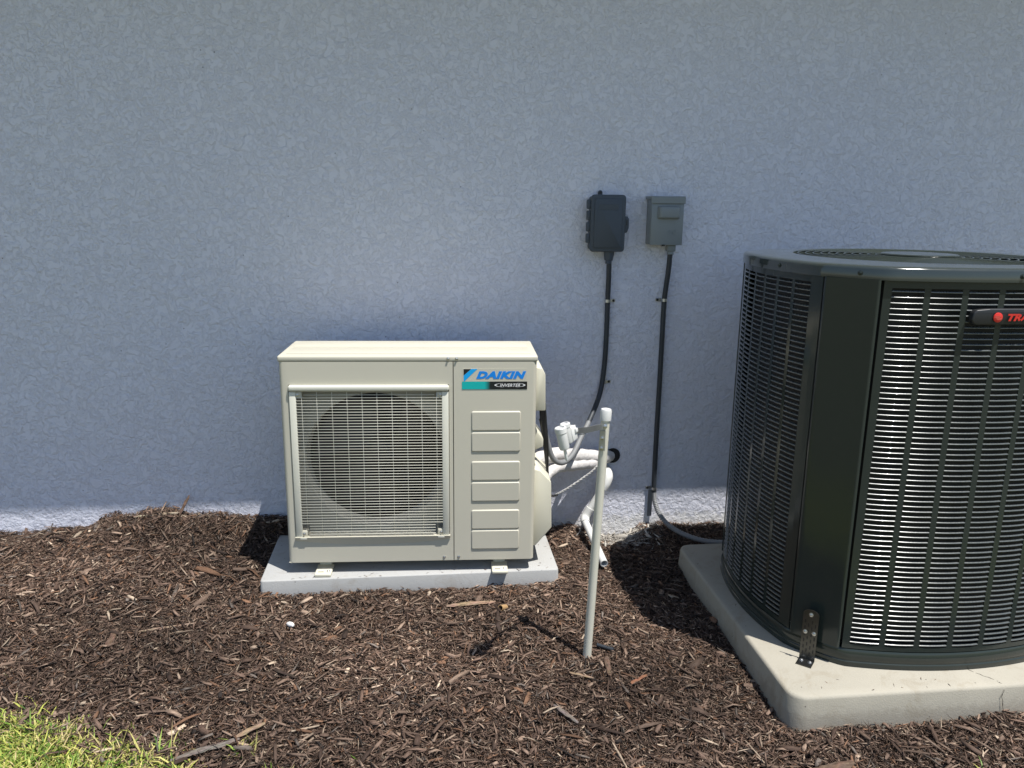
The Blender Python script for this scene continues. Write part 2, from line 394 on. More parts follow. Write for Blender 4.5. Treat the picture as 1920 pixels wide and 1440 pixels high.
# ------------------------------------------------------------------ equipment pads
def make_pad(name, x0, x1, y0, y1, z0, z1, flare, rad, mat, label, group, bev):
    """cast pad with rounded corners, slightly battered sides and a worn upper edge"""
    def ring(off, z, r):
        pts = []
        for (cx, cy, a0) in ((x1-r, y1-r, 0), (x0+r, y1-r, 90), (x0+r, y0+r, 180), (x1-r, y0+r, 270)):
            for k in range(7):
                a = R(a0+90*k/6); pts.append((cx+math.cos(a)*(r+off), cy+math.sin(a)*(r+off), z))
        return pts
    prof = [(flare, z0), (flare*0.5, (z0+z1)/2), (0, z1-bev), (-bev*0.3, z1-bev*0.3), (-bev, z1)]
    vs = []; fs = []
    for o, z in prof: vs += ring(o, z, rad)
    n = 28
    for i in range(len(prof)-1):
        for k in range(n): fs.append((i*n+k, i*n+(k+1) % n, (i+1)*n+(k+1) % n, (i+1)*n+k))
    b = MB().add(vs, fs, True); b.f.append(tuple((len(prof)-1)*n+k for k in range(n))); b.sm.append(False)
    o = b.build(name, mat, auto=60)
    return tag(o, label, 'equipment pad', group)
make_pad('equipment_pad', -.529, .528, -.026, .42, -.06, .076, .004, .012, MAT['pad'], 'light grey rectangular slab under the ivory fan unit', None, .004)
tpad = make_pad('equipment_pad', 1.04, 2.12, -.822, .182, -.10, .060, .010, .05, MAT['pad2'], 'buff rounded slab under the big dark condenser, cracked at its front edge', None, .010)
# hairline crack on the front of the buff slab
cr = MB()
def crack(pts, n, wd):
    q = spline(pts, 5); q = [p+Vector((random.uniform(-1, 1)*.0025, 0, random.uniform(-1, 1)*.001)) for p in q]
    vs = []; fs = []
    for i, p in enumerate(q):
        ww = wd*(0.5+random.random()); vs += [p-Vector((ww, 0, 0)), p+Vector((ww, 0, 0))]
        if i: fs.append((2*i-2, 2*i-1, 2*i+1, 2*i))
    cr.add(vs, fs)
crack([(1.60, -.70, .0606), (1.63, -.755, .0606), (1.66, -.795, .0606), (1.667, -.812, .0604)], 6, .0009)
crack([(1.667, -.8235, .049), (1.663, -.8285, .02), (1.668, -.8315, -.02), (1.652, -.8345, -.06)], 6, .0010)
cr.build('crack', MAT['soil'], tpad, auto=0)

# ------------------------------------------------------------------ ivory mini-split outdoor unit
def screw(parent, p, axis, r=0.006, mat='zinc'):
    b = MB().lathe([(r*1.25, 0), (r*1.25, 0.0012), (r*0.8, 0.0016), (r*0.8, 0.0042), (r*0.55, 0.005), (0, 0.005)], p, axis, 10)
    return b.build('screw', MAT[mat], parent)
DK = empty('air_conditioner', (0, 0, .12), -.0498, 'ivory boxy air conditioner with round fan behind a square wire grille', 'air conditioner')
H0, HT = 0.0, 0.727           # cabinet bottom and lid seam
FX0, FX1 = -.406, .135        # fan opening
FZ0, FZ1 = .098, .648
def corner(x, sgn, r=.014):   # rounded vertical corner, from the front face round to the side
    return [(x-sgn*(r-r*math.sin(R(a))), r-r*math.cos(R(a))) for a in (0, 22, 45, 68, 90)]
def wallstrip(b, path, z0, z1):
    n = len(path); vs = [(x, y, z0) for x, y in path]+[(x, y, z1) for x, y in path]
    return b.add(vs, [(i, i+1, n+i+1, n+i) for i in range(n-1)], True)
b = MB()
pl = [(FX0, 0)]+corner(-.435, -1)+[(-.435, .295)]
wallstrip(b, pl, H0, HT)
b.add([(FX0, 0, FZ1), (.1475, 0, FZ1), (.1475, 0, HT), (FX0, 0, HT)], [(0, 1, 2, 3)])
b.add([(FX0, 0, H0), (.1475, 0, H0), (.1475, 0, FZ0), (FX0, 0, FZ0)], [(0, 1, 2, 3)])
b.add([(FX1, 0, FZ0), (.1475, 0, FZ0), (.1475, 0, FZ1), (FX1, 0, FZ1)], [(0, 1, 2, 3)])
b.add([(.1475, 0, H0), (.1475, .012, H0), (.1475, .012, HT), (.1475, 0, HT)], [(0, 1, 2, 3)])
for (xa, za, xb, zb) in ((FX0, FZ0, FX0, FZ1), (FX0, FZ1, FX1, FZ1), (FX1, FZ1, FX1, FZ0), (FX1, FZ0, FX0, FZ0)):
    b.add([(xa, 0, za), (xa, .048, za), (xb, .048, zb), (xb, 0, zb)], [(0, 1, 2, 3)])
b.add([(-.435, .001, H0), (.1475, .001, H0), (.1475, .012, H0), (-.435, .012, H0)], [(0, 3, 2, 1)])
fanpanel = b.build('fan_panel', MAT['ivory'], DK, auto=25)
b = MB(); wallstrip(b, [(.1505, .012), (.1505, 0)]+corner(.435, 1)+[(.435, .295)], H0, HT)
svc = b.build('service_panel', MAT['ivory'], DK, auto=50)
MB().box((0, .2965, .3635), (.87, .003, .727)).box((0, .15, -.004), (.86, .28, .004)).box((.149, .15, .36), (.002, .27, .72)).build('cabinet_back', MAT['ivory'], DK)
# lid
b = MB().bbox((0, .1485, .7365), (.876, .300, .021), .0065, 3)
b.bbox((0, .085, .7475), (.83, .10, .003), .0014, 2).bbox((0, .215, .7475), (.83, .11, .003), .0014, 2)
b.build('lid', MAT['ivory'], DK)
# raised panels pressed into the service panel
def pillow_rect(x0, x1, z0, z1):
    bm = bmesh.new()
    def rr(o, y, r):
        out = []
        for cx, cz, a0 in ((x1-r, z1-r, 0), (x0+r, z1-r, 90), (x0+r, z0+r, 180), (x1-r, z0+r, 270)):
            for k in range(4):
                a = R(a0+30*k); out.append(bm.verts.new((cx+math.cos(a)*(r-o), y, cz+math.sin(a)*(r-o))))
        return out
    rs = [rr(-.001, -.0002, .006), rr(.0005, -.0022, .006), rr(.0028, -.0036, .006)]
    for a, c in zip(rs, rs[1:]):
        for k in range(16): bm.faces.new((a[k], c[k], c[(k+1) % 16], a[(k+1) % 16]))
    bm.faces.new(rs[-1][::-1]); bmesh.ops.recalc_face_normals(bm, faces=bm.faces)
    return MB().frombm(bm)
for z1, z0 in ((.552, .484), (.477, .408), (.371, .302), (.294, .224), (.190, .119), (.113, .042)):
    pillow_rect(.2115, .381, z0, z1).build('raised_panel', MAT['ivory'], svc, auto=24)
# shroud plate with the round fan opening, bell mouth, fan, coil
CX, CZ, RAD = -.124, .364, .246
b = MB(); n = 64; sq = []; ci = []
for k in range(n):
    a = 2*math.pi*k/n; c, s_ = math.cos(a), math.sin(a)
    t = min((FX1-CX)/c if c > 1e-9 else ((FX0-CX)/c if c < -1e-9 else 9), (FZ1-CZ)/s_ if s_ > 1e-9 else ((FZ0-CZ)/s_ if s_ < -1e-9 else 9))
    sq.append((CX+c*t*1.001, .046, CZ+s_*t*1.001)); ci.append((CX+c*RAD, .046, CZ+s_*RAD))
ci2 = [(CX+(x-CX)*.985, .054, CZ+(z-CZ)*.985) for x, y, z in ci]; ci3 = [(CX+(x-CX)*.97, .105, CZ+(z-CZ)*.97) for x, y, z in ci]
b.add(sq+ci, [(k, (k+1) % n, n+(k+1) % n, n+k) for k in range(n)])
b.add(ci+ci2+ci3, [(j*n+k, j*n+(k+1) % n, (j+1)*n+(k+1) % n, (j+1)*n+k) for j in range(2) for k in range(n)], True)
shroud = b.build('fan_shroud', MAT['shroud'], DK)
MB().box((-.14, .275, .36), (.56, .004, .70)).box((-.14, .15, .715), (.56, .24, .003)).build('coil', MAT['coil'], DK)
b = MB().lathe([(.055, 0), (.055, .03), (.045, .042), (0, .046)], (CX, .150, CZ), (0, -1, 0), 24)
for k in range(3):
    vs = []; fs = []
    for i in range(7):
        rr_ = .05+.172*i/6
        for j in range(6):
            a = R(120*k+18*i/6*1.6+(-42+84*j/5)*(1-.12*i/6)); vs.append((CX+rr_*math.cos(a), .165-.045*j/5, CZ+rr_*math.sin(a)))
    for i in range(6):
        for j in range(5): fs.append((i*6+j, (i+1)*6+j, (i+1)*6+j+1, i*6+j+1))
    b.add(vs, fs, True)
b.build('fan', MAT['fan'], DK)
# grille
gr = MB().bbox((-.1355, -.002, .6365), (.541, .020, .022), .008, 4).build('fan_grille', MAT['ivory_wire'], DK)
gr['label'] = 'square ivory wire grille with rounded top bar'
for x0, x1 in ((-.404, -.381), (.110, .133)):
    MB().bbox(((x0+x1)/2, -.0005, .361), (x1-x0, .011, .526), .003, 2).build('side_strip', MAT['ivory_wire'], gr)
def wire(L, r): return MB().tube([(-L/2, 0, 0), (L/2, 0, 0)], r, 6).mesh('wire')
wl, ws = wire(.494, .00105), wire(.440, .00105)
for me_ in (wl, ws): me_.materials.append(MAT['ivory_wire'])
for k in range(51):
    z = .613-.0101*k; short = k < 1 or k > 46
    link('wire', ws if short else wl, None, gr, (-.1355, -.0040+random.uniform(-.0003, .0003), z))
wv = MB().tube([(0, 0, -.262), (0, 0, .262)], .0009, 6).mesh('wire'); wv.materials.append(MAT['ivory_wire'])
for k in range(10): link('wire', wv, None, gr, (-.3625+.0505*k, -.0018, .361))
for x, z in ((-.376, .612), (.105, .612), (-.376, .110), (.105, .110)):
    MB().bbox((x, .010, z), (.026, .024, .022), .003).build('mounting_tab', MAT['ivory'], gr); screw(gr, (x, -.002, z), (0, -1, 0), .004)
for x in (-.378, .104): MB().bbox((x, -.006, .094), (.024, .008, .008), .002).build('clip', MAT['ivory_wire'], gr)
# bevelled skirt added below the grille, shaped to give its bowed band of shade
vs = []; fs = []; n = 24
for k in range(n+1):
    u = k/n; x = FX0-.001+u*(FX1-FX0+.002); d = .014+.016*(1-(2*u-1)**2)
    vs += [(x, .008, .099), (x, -.0100, .099), (x, -.0100, .0975), (x, -.0003, .0965-d)]
for k in range(n):
    for j in range(3): fs.append((4*k+j, 4*k+j+1, 4*k+j+5, 4*k+j+4))
MB().add(vs, fs, False).build('shade_skirt', MAT['ivory'], DK)
for x, z in ((.132, .7375), (.161, .7375), (.114, .012), (.166, .013)): screw(DK, (x, -.0015 if z > .5 else 0, z), (0, -1, 0), .0042)
# feet
for x in (-.314, .313):
    ft = MB().bbox((x, .168, -.024), (.042, .25, .040), .004).bbox((x, .010, -.0370), (.058, .084, .014), .005, 3).build('foot', MAT['ivory_plastic'], DK)
    MB().lathe([(.0055, 0), (.0055, .004), (.003, .006), (0, .006)], (x+.018, -.016, -.0302), (0, 0, 1), 10).build('bolt', MAT['zinc'], ft)
    MB().bbox((x-.008, -.016, -.0299), (.020, .004, .0006), .0001, 1).build('slot', MAT['black'], ft)
# side covers
MB().prism([(.434, .697), (.458, .693), (.470, .672), (.473, .541), (.434, .541)], .045, .22, 'y', .0035, 2).build('handle_cover', MAT['ivory_plastic'], DK, auto=28)
MB().prism([(.434, .326), (.458, .318), (.499, .274), (.504, .100), (.447, .030), (.434, .030)], .045, .265, 'y', .0035, 2).build('valve_cover', MAT['ivory_plastic'], DK, auto=28)
MB().prism([(.434, .475), (.470, .430), (.470, .400), (.434, .385)], .07, .20, 'y', .004, 2).build('valve_guard', MAT['ivory_plastic'], DK)
# maker's sign on the service panel
lx = lambda q: .179+(q-248)*1.89e-4
lz = lambda q: .657-(q-525)*1.88e-4
sign = MB().prism([(lx(252), lz(280)), (lx(1420), lz(280)), (lx(1420), lz(520)), (lx(252), lz(520))], -.0006, .0, 'y').build('brand_sign', MAT['ivory'], DK)
def flat(pts, name, mat, y=-.0011): return MB().prism([(lx(a), lz(c)) for a, c in pts], y, -.0004, 'y').build(name, MAT[mat], sign)
flat([(278, 290), (410, 290), (278, 405)], 'black_triangle', 'pblack', -.0012)
flat([(416, 288), (525, 288), (292, 516), (278, 516), (278, 410)], 'blue_stripe', 'cyan')
me = fit_text(text_mesh('DAIKIN', .03, .30, .0021, .0003, 1.12), 905*1.89e-4, 142*1.88e-4)
link('lettering', me, MAT['blue'], sign, (lx(955), -.0010, lz(400)), (R(90), 0, 0))
st = MB().box((0, -.0006, 0), (.223, .0012, .0263)).build('colour_strip', MAT['strip'], sign, (lx(838), 0, lz(595)))
me = fit_text(text_mesh('INVERTER', .012, .25, .00025, .0003, 1.1), 370*1.89e-4, 58*1.88e-4)
link('lettering', me, MAT['pwhite'], sign, (lx(1118), -.0016, lz(591)), (R(90), 0, 0))
def swoosh(sg):
    o = []; i_ = []
    for k in range(13):
        a = R(-62+124*k/12)
        o.append((-sg*(math.cos(a)*282)+1115, 588-math.sin(a)*44)); i_.append((-sg*(math.cos(a)*248)+1115-sg*2, 588-math.sin(a)*43.5))
    pts = o+i_[::-1]
    vs = [(lx(p), -.0016, lz(q)) for p, q in pts]; n = len(o)
    MB().add(vs, [(k, k+1, 2*n-2-k, 2*n-1-k) for k in range(n-1)]).build('swoosh', MAT['pwhite'], sign)
swoosh(1); swoosh(-1)

# ------------------------------------------------------------------ big dark condenser
T = empty('condenser', (1.6, -.29, .06), 0, 'large dark green-grey louvered condenser on a buff pad at the right edge', 'air conditioner')
TZ = -.06
def arc(half, sag, n, base):
    rad = (half*half+sag*sag)/(2*sag); out = []
    for k in range(n+1):
        s_ = -1+2*k/n; a = s_*math.asin(half/rad); out.append((rad*math.sin(a), base+rad*math.cos(a)-(rad-sag)))
    return out
FA = lambda n: [(x, -y) for x, y in arc(.350, .056, n, .388)]          # front, left to right
SA = lambda n: [(-y, -x) for x, y in arc(.275, .046, n, .452)]         # left side, back to front
def outline(n=14):
    f = FA(n); s_ = SA(n)
    o = f+[(-x, y) for x, y in s_][::-1]+[(-x, -y) for x, y in f]+[(x, -y) for x, y in s_][::-1]
    o = [(x, y) for x, y in f]+[(-x, y) for x, y in reversed(s_)]+[(-x, -y) for x, y in f]+[(x, y) for x, y in s_]
    for _ in range(2):                                                  # round the corners
        o2 = []
        for i in range(len(o)):
            a, c = o[i], o[(i+1) % len(o)]
            o2 += [(a[0]*.75+c[0]*.25, a[1]*.75+c[1]*.25), (a[0]*.25+c[0]*.75, a[1]*.25+c[1]*.75)]
        o = o2
    return o
OL = outline(); NO = len(OL)
def offs(d):
    out = []
    for i in range(NO):
        a, c = Vector(OL[i-1]), Vector(OL[(i+1) % NO]); t = (c-a).normalized(); out.append((OL[i][0]+t.y*d, OL[i][1]-t.x*d))
    return out
def shell(prof):
    b = MB(); vs = []
    for d, z in prof: vs += [(x, y, z+TZ) for x, y in offs(d)]
    b.add(vs, [(j*NO+k, j*NO+(k+1) % NO, (j+1)*NO+(k+1) % NO, (j+1)*NO+k) for j in range(len(prof)-1) for k in range(NO)], True)
    return b
shell([(.004, .0605), (.006, .064), (.006, .076), (.0035, .0785), (.0035, .083), (.005, .085), (.004, .108), (.001, .114), (-.03, .117)]).build('base_pan', MAT['charcoal'], T, auto=40)
# coil behind the louvers
shell([(-.035, .117), (-.035, 1.19)]).build('coil', MAT['coil'], T)
ZP0, ZP1, ZS0, ZS1, ROWS = .117, 1.188, .131, 1.168, 68
PIT = (ZS1-ZS0)/ROWS
def panel(path_fn, ncol, slot, gap, name, parent, flip=False):
    """louvered panel: bars between slot columns; returns the panel and the slot column paths"""
    L = path_fn(400); acc = [0]
    for p, q in zip(L, L[1:]): acc.append(acc[-1]+math.hypot(q[0]-p[0], q[1]-p[1]))
    tot = acc[-1]
    def at(s_):
        s_ = max(0, min(tot, s_)); i = min(len(acc)-2, int(np.searchsorted(acc, s_, side='right')-1)); u = (s_-acc[i])/(acc[i+1]-acc[i])
        p, q = L[i], L[i+1]; t = Vector((q[0]-p[0], q[1]-p[1])).normalized()
        return Vector((p[0]+(q[0]-p[0])*u, p[1]+(q[1]-p[1])*u)), Vector((t.y, -t.x))
    m = (tot-ncol*slot-(ncol-1)*gap)/2
    b = MB()
    def sheet(s0, s1, z0, z1, n):
        vs = []
        for k in range(n+1):
            p, nn = at(s0+(s1-s0)*k/n)
            for d in (0, -.0025):
                vs += [(p.x+nn.x*d, p.y+nn.y*d, z0+TZ), (p.x+nn.x*d, p.y+nn.y*d, z1+TZ)]
        fs = []
        for k in range(n):
            o = 4*k; fs += [(o, o+4, o+5, o+1), (o+2, o+3, o+7, o+6), (o, o+2, o+6, o+4), (o+1, o+5, o+7, o+3)]
        fs += [(0, 1, 3, 2), (4*n, 4*n+2, 4*n+3, 4*n+1)]
        b.add(vs, fs, False)
    sheet(.004, tot-.004, ZP0, ZS0, 30); sheet(.004, tot-.004, ZS1, ZP1, 30)
    sheet(.004, m, ZS0+.0002, ZS1-.0002, 2); sheet(tot-m, tot-.004, ZS0+.0002, ZS1-.0002, 2)
    cols = []
    for c in range(ncol):
        s0 = m+c*(slot+gap); cols.append([at(s0+slot*k/4) for k in range(5)])
        if c < ncol-1: sheet(s0+slot, s0+slot+gap, ZS0+.0002, ZS1-.0002, 2)
    return b.build(name, MAT['charcoal'], parent, auto=0), cols
LP = [(-.0042, .0030), (-.0016, .0021), (.0006, .0012), (.0017, .0003), (.0020, -.0007), (.0014, -.0015)]   # louver profile: out, up
def blade(col):
    vs = []; n = len(col)
    for k, (p, nn) in enumerate(col):
        e_ = .25 if k in (0, n-1) else 1.0
        for d, z in LP: vs.append((p.x+nn.x*(d if d < 0 else d*e_), p.y+nn.y*(d if d < 0 else d*e_), z))
    m = len(LP); return vs, [(k*m+j, (k+1)*m+j, (k+1)*m+j+1, k*m+j+1) for k in range(n-1) for j in range(m-1)]
fp, cols = panel(FA, 7, .0805, .0165, 'front_panel', T)
rest = MB()
for c, col in enumerate(cols):
    vs, fs = blade(col)
    if c < 4:
        b = MB().add(vs, fs, True); me = b.mesh('louver'); me.materials.append(MAT['louver'])
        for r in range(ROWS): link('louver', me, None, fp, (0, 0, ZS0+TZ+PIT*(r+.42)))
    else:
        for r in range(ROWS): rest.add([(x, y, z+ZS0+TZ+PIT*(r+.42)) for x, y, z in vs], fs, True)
def side_panel(fn, name, ncol):
    p, cs = panel(fn, ncol, .066, .0135, name, T)
    for col in cs:
        vs, fs = blade(col)
        for r in range(ROWS): rest.add([(x, y, z+ZS0+TZ+PIT*(r+.42)) for x, y, z in vs], fs, True)
side_panel(SA, 'side_panel', 6)
side_panel(lambda n: [(-x, -y) for x, y in SA(n)], 'side_panel', 6)
side_panel(lambda n: [(-x, -y) for x, y in FA(n)], 'back_panel', 8)
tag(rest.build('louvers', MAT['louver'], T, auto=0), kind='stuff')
# corner posts
for sx, sy in ((-1, 1), (1, 1), (-1, -1), (1, -1)):
    pr = [(-.437, -.264), (-.448, -.2775), (-.4565, -.2835), (-.4570, -.2920), (-.4490, -.3020), (-.406, -.3435), (-.368, -.3815), (-.3600, -.3885), (-.3530, -.3870), (-.348, -.3800), (-.340, -.366)]
    ins = 1.0 if sy > 0 else .985
    pr = [(-x*sx*ins, y*sy*ins) for x, y in pr]
    if sx*sy > 0: pr = pr[::-1]
    q = [(p.x, p.y) for p in spline([(x, y, 0) for x, y in pr], 3)]; n = len(q)
    vs = [(x, y, .116+TZ) for x, y in q]+[(x, y, 1.188+TZ) for x, y in q]
    MB().add(vs, [(k, k+1, n+k+1, n+k) for k in range(n-1)][:], True).build('corner_post', MAT['charcoal'], T, auto=0)
# top cap with the fan opening
b = MB(); vs = []
prof = [(.004, 1.186), (.0085, 1.1875), (.0085, 1.213), (.0065, 1.2185), (.001, 1.2225), (-.012, 1.2238), (-.024, 1.2248), (-.030, 1.2252)]
for d, z in prof: vs += [(x, y, z+TZ) for x, y in offs(d)]
for rr_, z in ((.392, 1.2268), (.380, 1.2280), (.374, 1.2262), (.372, 1.15)):
    for x, y in OL:
        a = math.atan2(y, x); vs.append((rr_*math.cos(a), rr_*math.sin(a), z+TZ))
b.add(vs, [(j*NO+k, j*NO+(k+1) % NO, (j+1)*NO+(k+1) % NO, (j+1)*NO+k) for j in range(len(prof)+3) for k in range(NO)], True)
cap = b.build('top_cap', MAT['charcoal_gloss'], T, auto=38)
b = MB()
for k in range(11):
    rr_ = .125+.0235*k; b.tube([(rr_*math.cos(R(a)), rr_*math.sin(R(a)), 1.2268-.0015*(k/10)+TZ) for a in range(0, 360, 6)], .0022, 5, closed=True)
for k in range(12):
    a = R(30*k+8); b.tube([(.10*math.cos(a), .10*math.sin(a), 1.2250+TZ), (.385*math.cos(a), .385*math.sin(a), 1.2240+TZ)], .003, 5)
fg = b.build('fan_guard', MAT['charcoal'], T)
MB().lathe([(.112, 0), (.112, .006), (.108, .009), (0, .0105)], (0, 0, 1.2250+TZ), (0, 0, 1), 40).build('motor_cover', MAT['charcoal'], fg)
MB().lathe([(.372, 0), (0, 0)], (0, 0, 1.16+TZ), (0, 0, 1), 40).build('fan_well', MAT['coil'], T)
def outpt(ang, d):
    """point and normal on the outline at a bearing"""
    best = min(range(NO), key=lambda i: abs((math.atan2(OL[i][1], OL[i][0])-ang+math.pi) % (2*math.pi)-math.pi))
    a, c = Vector(OL[best-1]), Vector(OL[(best+1) % NO]); t = (c-a).normalized(); nn = Vector((t.y, -t.x))
    return Vector(OL[best])+nn*d, nn
for ang in (math.atan2(-.345, -.41), math.atan2(-.10, -.50), math.atan2(-.445, .0), math.atan2(-.345, .41)):
    p, nn = outpt(ang, .0085)
    screw(T, (p.x, p.y, 1.2035+TZ), (nn.x, nn.y, 0), .0055, 'charcoal')
# badge
bd = MB().prism([(-.134, 1.092), (-.1305, 1.083), (-.122, 1.0785), (.122, 1.0785), (.1305, 1.083), (.134, 1.092), (.131, 1.110), (.124, 1.1175), (.09, 1.1205), (-.09, 1.1205), (-.124, 1.1175), (-.131, 1.110)],
                -.463, -.4435, 'y', .0035, 3)
bd.v = [(x, y+0.30*x*x, z+TZ) for x, y, z in bd.v]
badge = bd.build('badge', MAT['badge'], T)
by = lambda x: -.463+.30*x*x
em = MB().lathe([(.0128, 0), (.0128, .0018), (.0115, .0026), (0, .0026)], (-.0665, by(.0665)+.0006, 1.0985+TZ), (0, -1, 0), 28).build('emblem', MAT['red'], badge)
bb = MB()
for k, (a, c, z) in enumerate(((-.009, .006, .0035), (-.0105, .004, .0005), (-.006, .0105, -.0022), (-.004, .009, -.0052))):
    bb.box((-.0665+(a+c)/2, by(.0665)-.0022, 1.0985+z+TZ), (c-a, .0006, .0009))
bb.build('emblem_lines', MAT['badge_line'], em)
me = fit_text(text_mesh('TRANE', .02, .28, .0009, .0008, 1.0), .108, .0185)
link('lettering', me, MAT['red'], badge, (.014, by(.03)-.0007, 1.0985+TZ), (R(90), 0, 0))
# perforated hold-down bracket on the front left corner
p0 = Vector((-.418, -.341)); nn = Vector((-.655, -.755)).normalized(); tt = Vector((-nn.y, nn.x))
bc = p0+nn*.0235; rot = Matrix(((tt.x, nn.x, 0), (tt.y, nn.y, 0), (0, 0, 1)))
bk = MB()
prof = [(-.022, .0615), (.022, .0615), (.022, .210)]+[(.022*math.cos(R(a)), .210+.014*math.sin(R(a))) for a in range(15, 180, 15)]+[(-.022, .210)]
vs = [(bc+tt*x).to_tuple()+(z+TZ,) for x, z in prof]+[(bc+tt*x-nn*.0022).to_tuple()+(z+TZ,) for x, z in prof]; n = len(prof)
bk.add(vs, [tuple(range(n)), tuple(range(2*n-1, n-1, -1))]+[(k, n+k, n+(k+1) % n, (k+1) % n) for k in range(n)])
ft = bc+nn*.018; bk.box((ft.x, ft.y, .0622+TZ), (.044, .038, .0022), rot)
bk = bk.build('hold_down_bracket', MAT['strap'], T, auto=0); bk['label'] = 'perforated galvanised strap at the front left corner'
for r in range(7):
    for k, x in enumerate((-.014, -.0045, .0055, .015)):
        z = .083+r*.0205+(.010 if k % 2 else 0)
        if z < .195:
            p = bc+tt*x; MB().box((p.x, p.y, z+TZ), (.0036, .0008, .011), rot).build('slot', MAT['black'], bk)
for x, z in ((0, .209), (-.012, .152), (.013, .152)):
    p = bc+tt*x; screw(bk, (p.x, p.y, z+TZ), (nn.x, nn.y, 0), .0052)
for x in (-.012, .012):
    p = bc+nn*.012+tt*x; screw(bk, (p.x, p.y, .063+TZ), (0, 0, 1), .0055)
for x in (-.008, .010):
    p = bc+nn*.029+tt*x; MB().box((p.x, p.y, .0634+TZ), (.006, .004, .0006), rot).build('slot', MAT['black'], bk)

# ------------------------------------------------------------------ boxes on the wall
JB = empty('junction_box', (.768, WALL_Y, 1.30), 0, 'dark charcoal plastic box with hinges, left of the two boxes on the wall', 'electrical box')
body = MB().bbox((0, -.032, 0), (.128, .062, .206), .010, 3).build('housing', MAT['boxdark'], JB)
def rrect(w_, h_, r, cx=0, cz=0):
    return [(cx+sx*(w_/2-r)+r*math.cos(R(a0+k*22.5)), cz+sz*(h_/2-r)+r*math.sin(R(a0+k*22.5))) for sx, sz, a0 in ((1, 1, 0), (-1, 1, 90), (-1, -1, 180), (1, -1, 270)) for k in range(5)]
lid = MB().prism(rrect(.138, .218, .013, .001), -.072, -.060, 'y', .004, 3).prism(rrect(.110, .188, .005, .001), -.0765, -.071, 'y', .0022, 2).build('cover', MAT['boxdark'], JB)
MB().bbox((.001, -.0768, .062), (.078, .0016, .022), .0006, 1).build('label_plate', MAT['boxdark'], lid)
for z in (.072, .030, -.014, -.058): MB().bbox((-.0735, -.052, z), (.014, .026, .036), .004).build('hinge', MAT['boxdark'], JB)
MB().prism([(.066, .030), (.080, .026), (.086, .018), (.086, -.016), (.080, -.034), (.066, -.038)], -.066, -.058, 'y', .0015).build('latch', MAT['boxdark'], JB)
MB().box((.0775, -.0662, .004), (.0045, .001, .022)).build('latch_slot', MAT['black'], JB)
MB().prism([(-.028, .098), (-.012, .098), (-.012, .118)]+[(-.020+.008*math.cos(R(a)), .118+.008*math.sin(R(a))) for a in range(30, 180, 30)]+[(-.028, .118)], -.014, -.001, 'y', .001).build('mounting_ear', MAT['boxdark'], JB)
MB().lathe([(.0048, 0), (.0048, .002), (0, .0022)], (-.020, -.014, .118), (0, -1, 0), 12).build('screw', MAT['black'], JB)
DB = empty('disconnect_box', (1.003, WALL_Y, 1.314), 0, 'lighter grey metal disconnect box with raised handle, right of the two boxes on the wall', 'electrical box')
MB().bbox((0, -.038, -.004), (.124, .074, .180), .003, 2).build('housing', MAT['boxgrey'], DB)
cv = MB().bbox((0, -.0775, -.012), (.129, .005, .166), .0018, 2).build('cover', MAT['boxgrey'], DB)
MB().bbox((0, -.042, .086), (.136, .086, .012), .002, 2).bbox((0, -.0845, .076), (.136, .0035, .024), .0012, 1).build('rain_hood', MAT['boxgrey'], DB)
bm = bmesh.new(); bmesh.ops.create_cube(bm, size=1)
for v in bm.verts:
    k = .82 if v.co.y < 0 else 1; v.co = Vector((v.co.x*.094*k, v.co.y*.022, v.co.z*.052*k))
bmesh.ops.bevel(bm, geom=list(bm.edges), offset=.007, segments=4, affect='EDGES', profile=.5)
MB().frombm(bm, (.004, -.088, .030)).build('handle_bulge', MAT['boxgrey'], cv)
b = MB()                                                   # faint pressed mark, illegible in the picture
for k in range(2):
    x0 = .012+.018*k
    b.tube([(x0+.007*math.cos(R(a)), -.0802, -.046+.007*math.sin(R(a))) for a in range(40, 330, 24)], .0009, 5)
b.tube([(.010, -.0802, -.046), (.038, -.0802, -.046)], .0008, 5)
b.build('pressed_mark', MAT['boxgrey'], cv)
MB().box((-.012, -.081, -.096), (.012, .004, .006)).build('hasp_notch', MAT['black'], cv)

# ------------------------------------------------------------------ conduits
def clamp(parent, p, side, r=.0125):
    b = MB()
    arc_ = [(p[0]+(r+.0015)*math.cos(R(a)), p[1]-(r+.0015)*math.sin(R(a)), p[2]) for a in range(0, 181, 15)]
    vs = []
    for q in arc_:
        vs += [(q[0], q[1], q[2]-.006), (q[0], q[1], q[2]+.006)]
    b.add(vs, [(2*k, 2*k+2, 2*k+3, 2*k+1) for k in range(len(arc_)-1)], True)
    b.bbox((p[0]+side*(r+.011), WALL_Y-.003, p[2]), (.024, .003, .013), .001, 1)
    o = b.build('clamp', MAT['zinc'], parent)
    MB().lathe([(.0055, 0), (.0055, .002), (.003, .004), (0, .004)], (p[0]+side*(r+.015), WALL_Y-.0045, p[2]), (0, -1, 0), 10).build('screw', MAT['black'], o)
CW = WALL_Y-.016
C1 = empty('conduit', (.79, CW, 1.18), 0, 'dark conduit curving from the charcoal wall box down behind the ivory unit', 'conduit')
def rel(o, pts): return [tuple(Vector(p)-Vector(o.location)) for p in pts]
c1 = [(.786, .462, 1.187), (.790, .47, 1.10), (.793, CW, .992), (.793, CW, .829), (.788, CW, .70), (.768, .46, .605), (.718, .38, .535), (.662, .29, .480), (.612, .21, .432), (.565, .165, .418), (.525, .145, .445), (.500, .14, .52), (.478, .138, .60)]
MB().tube(rel(C1, spline(c1, 8)[:51]), .0105, 12).build('tube', MAT['conduit'], C1)
